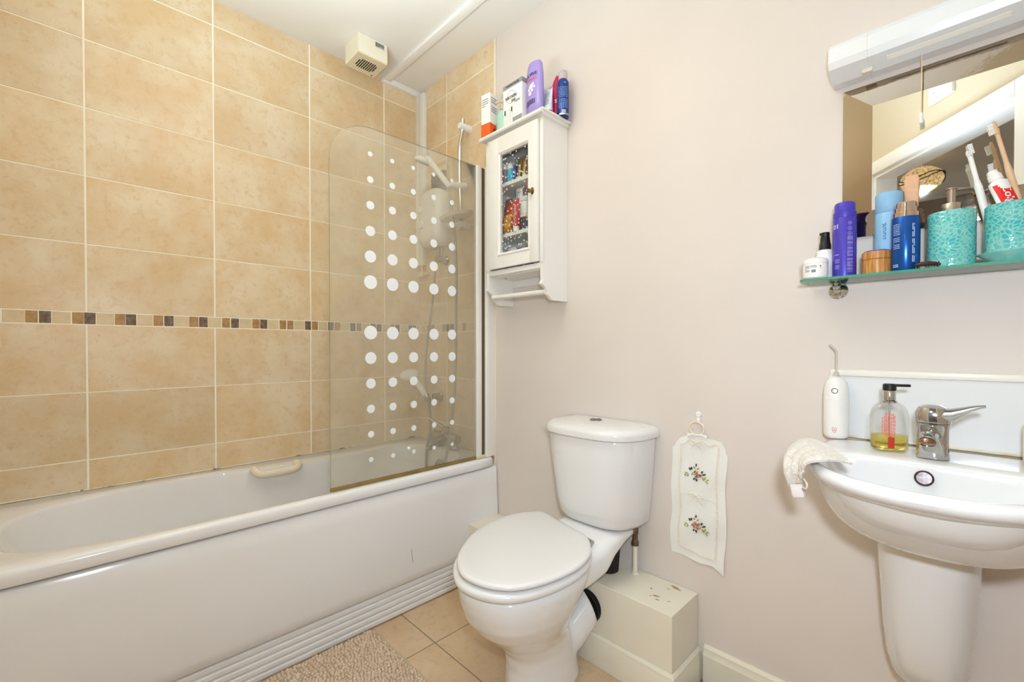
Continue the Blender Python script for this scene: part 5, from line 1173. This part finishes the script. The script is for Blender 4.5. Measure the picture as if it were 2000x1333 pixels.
# hair claw
hc = thing('hair_claw', (2.222, -.122, SH), 'small dark brown hair claw lying in front of the turquoise dispenser', 'hair clip')
bm = bmesh.new(); tube(bm, [(2.208, -.124, SH+.006), (2.216, -.126, SH+.009), (2.228, -.126, SH+.010), (2.240, -.124, SH+.008), (2.248, -.121, SH+.005)], lambda t: .0035+.0015*math.sin(math.pi*t), 10, smoothk=3)
finish(bm, 'spine', mat('tortoiseshell_brown', (58, 30, 22), .3), hc)
for i in range(9):
    x = 2.210+.0045*i; bm = bmesh.new(); tube(bm, [(x, -.126, SH+.007), (x+.0005, -.131, SH+.005), (x+.0005, -.1312, SH+.001)], .0009, 6, smoothk=2); tube(bm, [(x, -.122, SH+.010), (x, -.119, SH+.013), (x+.001, -.114, SH+.012)], .0009, 6); finish(bm, 'tooth', mat('claw_brown', (58, 30, 22), .3) if i == 0 else bpy.data.materials['claw_brown'], hc)

# turquoise embossed ceramics
M_teal = bpy.data.materials.new('turquoise_embossed_glaze'); M_teal.use_nodes = True; nt = M_teal.node_tree; b_ = nt.nodes['Principled BSDF']; b_.inputs['Roughness'].default_value = .12; b_.inputs['Coat Weight'].default_value = .4
tc = nt.nodes.new('ShaderNodeTexCoord'); n0 = nt.nodes.new('ShaderNodeTexNoise'); n0.inputs['Scale'].default_value = 40; n0.inputs['Detail'].default_value = 2
mxv = nt.nodes.new('ShaderNodeMix'); mxv.data_type = 'VECTOR'; mxv.inputs[0].default_value = .018
nt.links.new(tc.outputs['Object'], n0.inputs['Vector']); nt.links.new(tc.outputs['Object'], mxv.inputs[4]); nt.links.new(n0.outputs['Color'], mxv.inputs[5])
vo = nt.nodes.new('ShaderNodeTexVoronoi'); vo.feature = 'DISTANCE_TO_EDGE'; vo.inputs['Scale'].default_value = 125; nt.links.new(mxv.outputs[1], vo.inputs['Vector'])
vo2 = nt.nodes.new('ShaderNodeTexVoronoi'); vo2.inputs['Scale'].default_value = 34; nt.links.new(tc.outputs['Object'], vo2.inputs['Vector'])
rp = nt.nodes.new('ShaderNodeValToRGB'); rp.color_ramp.elements[0].position = .0; rp.color_ramp.elements[0].color = lin((138, 202, 188)); rp.color_ramp.elements[1].position = .20; rp.color_ramp.elements[1].color = lin((60, 168, 174))
e_ = rp.color_ramp.elements.new(.10); e_.color = lin((100, 188, 184))
nt.links.new(vo.outputs['Distance'], rp.inputs[0])
mxc = nt.nodes.new('ShaderNodeMix'); mxc.data_type = 'RGBA'; mr = nt.nodes.new('ShaderNodeMapRange'); mr.inputs[1].default_value = .1; mr.inputs[2].default_value = .7; mr.inputs[3].default_value = .35; mr.inputs[4].default_value = 0
nt.links.new(vo2.outputs['Distance'], mr.inputs[0]); nt.links.new(mr.outputs[0], mxc.inputs[0]); nt.links.new(rp.outputs[0], mxc.inputs[6]); mxc.inputs[7].default_value = lin((160, 206, 192)); nt.links.new(mxc.outputs[2], b_.inputs['Base Color'])
bp = nt.nodes.new('ShaderNodeBump'); bp.inputs['Strength'].default_value = .5; bp.inputs['Distance'].default_value = .0015; bp.invert = True; nt.links.new(vo.outputs['Distance'], bp.inputs['Height']); nt.links.new(bp.outputs[0], b_.inputs['Normal'])
M_teal2 = mat('smooth_turquoise_glaze', (150, 206, 194), .15, coat=.3, col2=(96, 186, 186), vscale=25)
dsn = thing('soap_dispenser', (2.264, -.080, SH), 'turquoise embossed ceramic soap dispenser with steel pump on the glass shelf', 'soap dispenser')
E0 = (2.264, -.078)
bm = bmesh.new(); lathe(bm, (*E0, SH), [(.037, 0), (.0395, .002), (.0395, .119), (.038, .1225), (.016, .124)], 56); finish(bm, 'body', M_teal, dsn)
M_steel = mat('brushed_steel', (190, 176, 164), .22, metal=1)
bm = bmesh.new(); lathe(bm, (*E0, SH+.123), [(.0165, 0), (.0165, .018), (.0155, .0195), (.0075, .0195), (.0075, .050), (.0098, .0505), (.0098, .0535), (0, .054)], 32)
tube(bm, [(E0[0]+.003, E0[1], SH+.1735), (E0[0]+.02, E0[1]+.012, SH+.174), (E0[0]+.032, E0[1]+.021, SH+.1725), (E0[0]+.038, E0[1]+.026, SH+.168)], .0035, 12, smoothk=4); finish(bm, 'pump', M_steel, dsn)
sd = thing('soap_dish', (2.355, -.085, SH), 'shallow turquoise soap dish under the toothbrush tumbler on the glass shelf', 'soap dish')
bm = bmesh.new(); el = lambda a, b, z: [Vector((2.372+a*math.cos(t), -.078+b*math.sin(t), SH+z)) for t in [2*math.pi*i/48 for i in range(48)]]
loft(bm, [el(.045, .032, 0), el(.048, .035, .003), el(.064, .046, .017), el(.070, .050, .0215), el(.068, .048, .023), el(.060, .043, .0185), el(.055, .04, .0175)]); finish(bm, 'dish', M_teal2, sd)
tm = thing('toothbrush_tumbler', (2.356, -.078, SH+.02), 'turquoise embossed ceramic tumbler holding toothbrushes, at the right end of the glass shelf', 'tumbler')
G0 = (2.3535, -.076); GZ = SH+.0182
bm = bmesh.new(); lathe(bm, (*G0, GZ), [(.038, 0), (.0400, .002), (.0400, .102), (.0388, .1035), (.0370, .102), (.0365, .01), (0, .008)], 56, cap=False); finish(bm, 'tumbler', M_teal, tm)
# toothpaste
ts = thing('toothpaste_tube', (2.345, -.085, GZ+.01), 'white and red toothpaste tube leaning cap upwards in the turquoise tumbler', 'tube')
d_ = Vector((-.031, .006, .098)).normalized(); a0_ = Vector((2.3595, -.094, 1.352)); sdv = Vector((.78, .60, 0)); sdv = (sdv-d_*sdv.dot(d_)).normalized(); nv = sdv.cross(d_).normalized()
bm = bmesh.new(); rings = []
for s_, w_, t_ in ((0, .0205, .008), (.03, .0195, .009), (.055, .0185, .010), (.078, .0165, .0125), (.090, .0148, .0140), (.0945, .0095, .0095), (.096, .0088, .0088)):
    rings.append([a0_+d_*s_+sdv*w_*math.cos(t)+nv*t_*math.sin(t) for t in [2*math.pi*i/32 for i in range(32)]])
loft(bm, rings); finish(bm, 'body', mat('white_tube_plastic', (240, 238, 236), .3), ts)
bm = bmesh.new(); lathe(bm, a0_+d_*.096, [(.0105, 0), (.0110, .002), (.0105, .012), (.0085, .014), (.0075, .022), (0, .0225)], 24, axis=d_); finish(bm, 'cap', M_white, ts)
if nv.dot(CAM-a0_) < 0: nv = -nv
ctr_ = a0_+d_*.048
def ftube(u, v, e=.0005):
    w_ = .0188-.0022*max(0, (v)/.04); t_ = .0100+.002*max(0, v/.04)
    x = max(-.97, min(.97, u/w_)); return ctr_+d_*v+sdv*u+nv*(t_*math.sqrt(1-x*x)+e)
bm = bmesh.new(); nU, nV = 10, 12; g = {}
for i in range(nU+1):
    for j in range(nV+1):
        u = -.0165+.031*i/nU; v = -.048+(.083 - .014*(i/nU)**2)*j/nV; g[i, j] = bm.verts.new(ftube(u, v))
for i in range(nU):
    for j in range(nV): bm.faces.new((g[i, j], g[i+1, j], g[i+1, j+1], g[i, j+1]))
finish(bm, 'red_label', mat('toothpaste_red', (224, 40, 36), .35), ts)
bm = bmesh.new(); add_text(bm, 'Colgate', .021, lambda u, v: ftube(-.002+v, -u-.003, .0012), bold=.0004); finish(bm, 'lettering', M_printw, ts, smooth=False)
def brush(name, p0, p1, head, bristle, label, hm, bmn, r=.0045, round_=False):
    t = thing(name, p0, label, 'toothbrush'); p0, p1 = Vector(p0), Vector(p1); d = (p1-p0).normalized()
    bm = bmesh.new(); tube(bm, [p0, p0.lerp(p1, .35), p0.lerp(p1, .7), p0.lerp(p1, .86), p1], lambda q: r*(1.15 if q < .5 else (.75 if q < .9 else .95)), 14, smoothk=4); 
    side = Vector(bristle).normalized()
    lathe(bm, p1-d*.004, [(.002, -.012), (head*.85, -.008), (head, .0), (head, .012), (head*.8, .020), (.001, .023)] if not round_ else [(.002, -.008), (head*.8, -.006), (head, 0), (head*.8, .006), (.001, .008)], 16, axis=d, sy=.5 if not round_ else .7)
    finish(bm, 'handle', hm, t)
    bm = bmesh.new(); u_, v_ = frame(d)
    rr_ = random.Random(2)
    for i in range(-2, 4):
        for j in (-1, 0, 1):
            b_p = p1+d*(i*.0036)+side.cross(d).normalized()*(j*.0028)
            cyl(bm, b_p+side*.001, b_p+side*.0115+Vector((rr_.uniform(-1, 1), rr_.uniform(-1, 1), 0))*.0006, .0014, .0016, 6)
    finish(bm, 'bristles', bmn, t); return t
M_wood = mat('pale_bamboo', (222, 186, 146), .5, var=.1, vscale=50); M_brw = mat('white_bristle', (240, 238, 234), .8); M_brt = mat('tan_bristle', (176, 150, 106), .8)
brush('electric_toothbrush_head', (2.330, -.066, 1.31), (2.290, -.080, 1.518), .0085, (.3, -1, .1), 'white toothbrush with small round head, leftmost in the turquoise tumbler', M_white, M_brw, r=.0058, round_=True)
brush('bamboo_toothbrush', (2.380, -.075, 1.31), (2.329, -.083, 1.552), .0068, (-1, -.25, -.25), 'bamboo toothbrush with white bristles, tallest in the turquoise tumbler', M_wood, M_brw, r=.0050)
brush('brown_toothbrush', (2.352, -.050, 1.31), (2.331, -.056, 1.478), .0072, (-.7, .6, 0), 'toothbrush with tan brown head half hidden behind the toothpaste cap', mat('tan_wood_head', (170, 142, 100), .5), M_brw, r=.0045)

# ------------------------------------------------------------------ embroidered hanging with ring and hook
hk = thing('wall_hook', (1.675, -.001, .87), 'small white adhesive hook on the wall holding the ring', 'hook')
bm = bmesh.new(); lathe(bm, (1.676, -.0005, .873), [(.010, 0), (.010, .003), (.007, .006), (0, .0065)], 24, axis=(0, -1, 0)); box(bm, 1.669, 1.683, -.004, -.0005, .850, .870, bev=.001); tube(bm, [(1.676, -.003, .862), (1.676, -.006, .850), (1.676, -.014, .8475), (1.676, -.016, .856)], .0025, 8, smoothk=3); finish(bm, 'hook', M_white, hk)
eh = thing('embroidered_hanging', (1.672, -.008, .386), 'white cloth wall hanging with two embroidered flower sprays, hung from a ring', 'wall hanging')
bm = bmesh.new()
tube(bm, [(1.674+.0235*math.cos(t), -.011-.002*math.sin(t), .8275+.0225*math.sin(t)) for t in [2*math.pi*i/36 for i in range(37)]], .0031, 10); finish(bm, 'ring', mat('cream_plastic_ring', (234, 222, 200), .3), eh)
M_lin = mat('white_linen', (236, 236, 230), .85, bump=.5, bscale=500)
def edge(v):   # v 0 top .. 1 bottom -> left/right x, z
    pass
bm = bmesh.new(); nU, nV = 26, 40; gA, gB = {}, {}
def hang(u, v):
    # outline measured on the wall: top left (1.590,.747) shoulder (1.617,.785) neck (1.640,.800)-(1.708,.802) top right (1.757,.787)/(1.766,.763)
    topz = [(0, .752), (.04, .757), (.15, .788), (.27, .798), (.35, .803), (.5, .803), (.62, .800), (.8, .797), (.93, .792), (1, .772)]
    botz = [(0, .390), (.2, .392), (.4, .388), (.6, .383), (.78, .388), (.9, .380), (1, .366)]
    def ip(T, q):
        for (a, b), (c, d) in zip(T, T[1:]):
            if q <= c: return b+(d-b)*(q-a)/(c-a)
        return T[-1][1]
    zt, zb = ip(topz, u), ip(botz, u)
    xl = 1.588-.006*v+.0025*math.sin(v*14); xr = 1.766-.003*v+.003*math.sin(v*11+1)-(.006 if v < .03 else 0)
    return Vector((xl+(xr-xl)*u, -.0045-.0022*math.sin(u*13+v*5)*math.sin(v*9+u*3)-.0022*math.sin(v*17+u*4), zt+(zb-zt)*v))
for i in range(nU+1):
    for j in range(nV+1):
        p = hang(i/nU, j/nV); gA[i, j] = bm.verts.new(p); gB[i, j] = bm.verts.new(p+Vector((0, .0014, 0)))
for i in range(nU):
    for j in range(nV):
        bm.faces.new((gA[i, j], gA[i+1, j], gA[i+1, j+1], gA[i, j+1])); bm.faces.new((gB[i, j], gB[i, j+1], gB[i+1, j+1], gB[i+1, j]))
for i in range(nU):
    bm.faces.new((gA[i, 0], gB[i, 0], gB[i+1, 0], gA[i+1, 0])); bm.faces.new((gA[i, nV], gA[i+1, nV], gB[i+1, nV], gB[i, nV]))
for j in range(nV):
    bm.faces.new((gA[0, j], gA[0, j+1], gB[0, j+1], gB[0, j])); bm.faces.new((gA[nU, j], gB[nU, j], gB[nU, j+1], gA[nU, j+1]))
finish(bm, 'cloth', M_lin, eh)
bm = bmesh.new(); box(bm, 1.640, 1.706, -.0085, -.005, .795, .809, bev=.001); tube(bm, [(1.645, -.009, .800), (1.66, -.012, .808), (1.674, -.013, .806), (1.69, -.012, .808), (1.703, -.009, .800)], .0035, 8, smoothk=3); finish(bm, 'gathered_top', M_lin, eh)
# lace border
M_lace = mat('peach_cream_lace', (244, 231, 216), .8, bump=.8, bscale=400)
bm = bmesh.new()
def hp(u, v, e=.0009): p = hang(u, v); return p+Vector((0, -e-.0008, 0))
def lace(path):
    for w_ in (-1, 1):
        pts = []
        for k, (u, v) in enumerate(path):
            s_ = math.sin(k*1.1)*w_; pts.append(hp(u+(.017*s_ if vert else 0), v+(0 if vert else .005*s_), .001+.0006*math.cos(k*1.1)*w_))
        tube(bm, pts, .0011, 5)
vert = True
lace([(.17, .06+.86*k/110) for k in range(111)]); lace([(.85, .05+.90*k/116) for k in range(117)])
vert = False
lace([(.17+.68*k/46, .045+.012*math.sin(k*.4)) for k in range(47)]); lace([(.15+.70*k/46, .925+.02*(k/46)) for k in range(47)])
finish(bm, 'lace_border', M_lace, eh)
# ribbon bows
M_rib = mat('cream_satin_ribbon', (244, 238, 226), .3)
for z_ in (.7800, .606):
    bm = bmesh.new(); c_ = Vector((1.674, -.0125, z_)); dk = -.4 if z_ > .7 else -.1
    for sx_ in (-1, 1):
        tube(bm, [c_, c_+Vector((sx_*.012, -.002, .006+dk*.002*sx_)), c_+Vector((sx_*.024, 0, .001+dk*.006*sx_)), c_+Vector((sx_*.013, .002, -.004)), c_], .0022, 8, smoothk=4, flat=.5)
        tube(bm, [c_, c_+Vector((sx_*.010, 0, -.010)), c_+Vector((sx_*.022, .001, -.022-(.006 if sx_ > 0 else 0)))], .0018, 8, smoothk=3, flat=.4)
    lathe(bm, c_+Vector((0, -.001, -.002)), [(.001, 0), (.003, .001), (.003, .004), (.001, .005)], 10); finish(bm, 'ribbon_bow', M_rib, eh)
bm = bmesh.new(); tube(bm, [hp(.17+.68*k/24, .47+.028*math.sin(k/24*math.pi)*0+.02*(k/24)) for k in range(25)], .0008, 5); finish(bm, 'pocket_edge', M_lace, eh)
Mf = {k: mat('thread_'+k, c, .7, bump=.6, bscale=600) for k, c in {'peach': (222, 158, 106), 'orange': (206, 132, 66), 'plum': (96, 54, 84), 'green': (160, 164, 84), 'dark': (44, 46, 42), 'lilac': (206, 176, 176)}.items()}
mats_f = list(Mf.values()); ki = {k: i for i, k in enumerate(Mf)}
for zc in (.676, .506):
    bm = bmesh.new(); c_ = Vector((1.672, 0, zc))
    def petal(dx, dz, ln, wd, ang_, m_):
        a_ = R(ang_); vs = []
        for i in range(10):
            t = 2*math.pi*i/10; x = math.cos(t)*ln/2; z = math.sin(t)*wd/2
            X_, Z_ = c_.x+dx+x*math.cos(a_)-z*math.sin(a_), c_.z+dz+x*math.sin(a_)+z*math.cos(a_)
            vs.append(Vector((X_, -.0098-.0006*(1 if i % 2 else 0), Z_)))
        loft(bm, [[v+Vector((0, .003, 0)) for v in vs], vs], mi=ki[m_])
    rngp = random.Random(int(zc*1000))
    for i in range(22):
        a_ = rngp.uniform(0, 360); rr_ = rngp.uniform(.002, .015); petal(.003+math.cos(R(a_))*rr_, math.sin(R(a_))*rr_*.75, .0085, .0036, a_+90*(i % 2), rngp.choice(['peach', 'orange', 'peach', 'lilac']))
    for dx, dz in ((-.012, .002), (-.006, -.001), (.002, .003), (-.014, -.003)): petal(dx, dz, .004, .0025, 30, 'plum')
    for dx, dz, l_, w_, a_, m_ in ((.0, .030, .010, .004, 90, 'plum'), (-.006, .021, .008, .004, 130, 'green'), (.006, .019, .009, .004, 40, 'green'), (-.021, .014, .010, .0045, 120, 'dark'), (-.015, .017, .009, .0045, 105, 'dark'), (.019, .010, .009, .0045, 70, 'dark'), (.026, .003, .012, .0045, 20, 'dark'),
        (-.032, -.002, .012, .0035, 160, 'green'), (-.028, -.009, .009, .004, 60, 'green'), (-.037, -.009, .008, .004, 100, 'green'), (.023, -.012, .012, .005, 120, 'green'), (.029, -.008, .010, .005, 60, 'green'), (.034, -.019, .012, .003, 130, 'green'), (.038, -.012, .008, .004, 20, 'green'), (-.007, -.017, .008, .0045, 60, 'dark'), (.001, -.019, .009, .0045, 120, 'dark')):
        petal(dx, dz, l_, w_, a_, m_)
    finish(bm, 'embroidered_flower', mats_f, eh, smooth=False)

# ------------------------------------------------------------------ seen only in the mirror, then the added ceiling lamp
sw = thing('wall_plate', (2.2, -1.3, 2.3), 'white screwed plate on the wall above the doorway, seen in the mirror', 'wall plate')
bm = bmesh.new(); dbox(bm, .38, .50, -.014, -.0005, 2.195, 2.43, bev=.002); finish(bm, 'plate', M_white, sw)
for t_, z_ in ((.41, 2.235), (.41, 2.31), (.475, 2.36)):
    bm = bmesh.new(); lathe(bm, P0+dd*t_-dn*.014+Vector((0, 0, z_)), [(.005, 0), (.004, .002), (0, .0022)], 12, axis=-dn); finish(bm, 'screw', M_chrome, sw)
pl = thing('pendant_lamp', (2.035, -3.4, 2.43), 'glittering gold pendant lampshade in the hallway, seen in the mirror', 'pendant lamp')
M_gold = bpy.data.materials.new('gold_glitter_shade'); M_gold.use_nodes = True; nt = M_gold.node_tree; b_ = nt.nodes['Principled BSDF']
tc = nt.nodes.new('ShaderNodeTexCoord'); vo = nt.nodes.new('ShaderNodeTexVoronoi'); vo.inputs['Scale'].default_value = 120; rp = nt.nodes.new('ShaderNodeValToRGB'); rp.color_ramp.elements[0].color = lin((120, 84, 40)); rp.color_ramp.elements[1].color = lin((255, 226, 170))
nt.links.new(tc.outputs['Object'], vo.inputs['Vector']); nt.links.new(vo.outputs['Color'], rp.inputs[0]); nt.links.new(rp.outputs[0], b_.inputs['Base Color']); nt.links.new(rp.outputs[0], b_.inputs['Emission Color']); b_.inputs['Emission Strength'].default_value = .9; b_.inputs['Roughness'].default_value = .4
bm = bmesh.new(); lathe(bm, (2.035, -3.4, 2.35), [(.07, 0), (.115, .03), (.135, .08), (.12, .13), (.07, .17), (.02, .18)], 40, cap=False); sh_ = finish(bm, 'shade', M_gold, pl)
sol = sh_.modifiers.new('thick', 'SOLIDIFY'); sol.thickness = .003
for k in range(2):
    bm = bmesh.new(); tube(bm, [(2.035+(.137)*math.cos(t), -3.4+.137*math.sin(t), 2.43+.03*math.sin(t*2+k)) for t in [2*math.pi*i/40 for i in range(41)]], .004, 8); finish(bm, 'wire_band', M_dark, pl)
M_bulb = mat('lit_bulb', (255, 240, 210), .5); M_bulb.node_tree.nodes['Principled BSDF'].inputs['Emission Color'].default_value = (1, .85, .6, 1); M_bulb.node_tree.nodes['Principled BSDF'].inputs['Emission Strength'].default_value = 12
bm = bmesh.new(); lathe(bm, (2.035, -3.4, 2.36), [(.001, -.02), (.02, -.012), (.03, .01), (.022, .04), (.012, .06), (.012, .09)], 24); finish(bm, 'bulb', M_bulb, pl)
bm = bmesh.new(); cyl(bm, (2.035, -3.4, 2.45), (2.035, -3.4, 2.585), .003, seg=8); lathe(bm, (2.035, -3.4, 2.575), [(.02, 0), (.05, .012), (.05, .0245)], 28); finish(bm, 'ceiling_rose', M_white, pl)
cl_ = thing('added_ceiling_lamp', (1.35, -.95, 2.55), 'added round opal lamp on the bathroom ceiling, out of view, made up to light the room', 'ceiling lamp')  # unseen fixture, added to go with the overhead fill light
M_opal = mat('lit_opal_glass', (250, 246, 236), .4); M_opal.node_tree.nodes['Principled BSDF'].inputs['Emission Color'].default_value = (1, .93, .82, 1); M_opal.node_tree.nodes['Principled BSDF'].inputs['Emission Strength'].default_value = 1.2
bm = bmesh.new(); lathe(bm, (1.35, -.95, 2.52), [(.06, 0), (.12, .012), (.15, .04), (.155, .06)], 40); finish(bm, 'diffuser', M_opal, cl_)
bm = bmesh.new(); lathe(bm, (1.35, -.95, 2.578), [(.165, 0), (.168, .01), (.16, .0215)], 40); finish(bm, 'base', M_white, cl_)
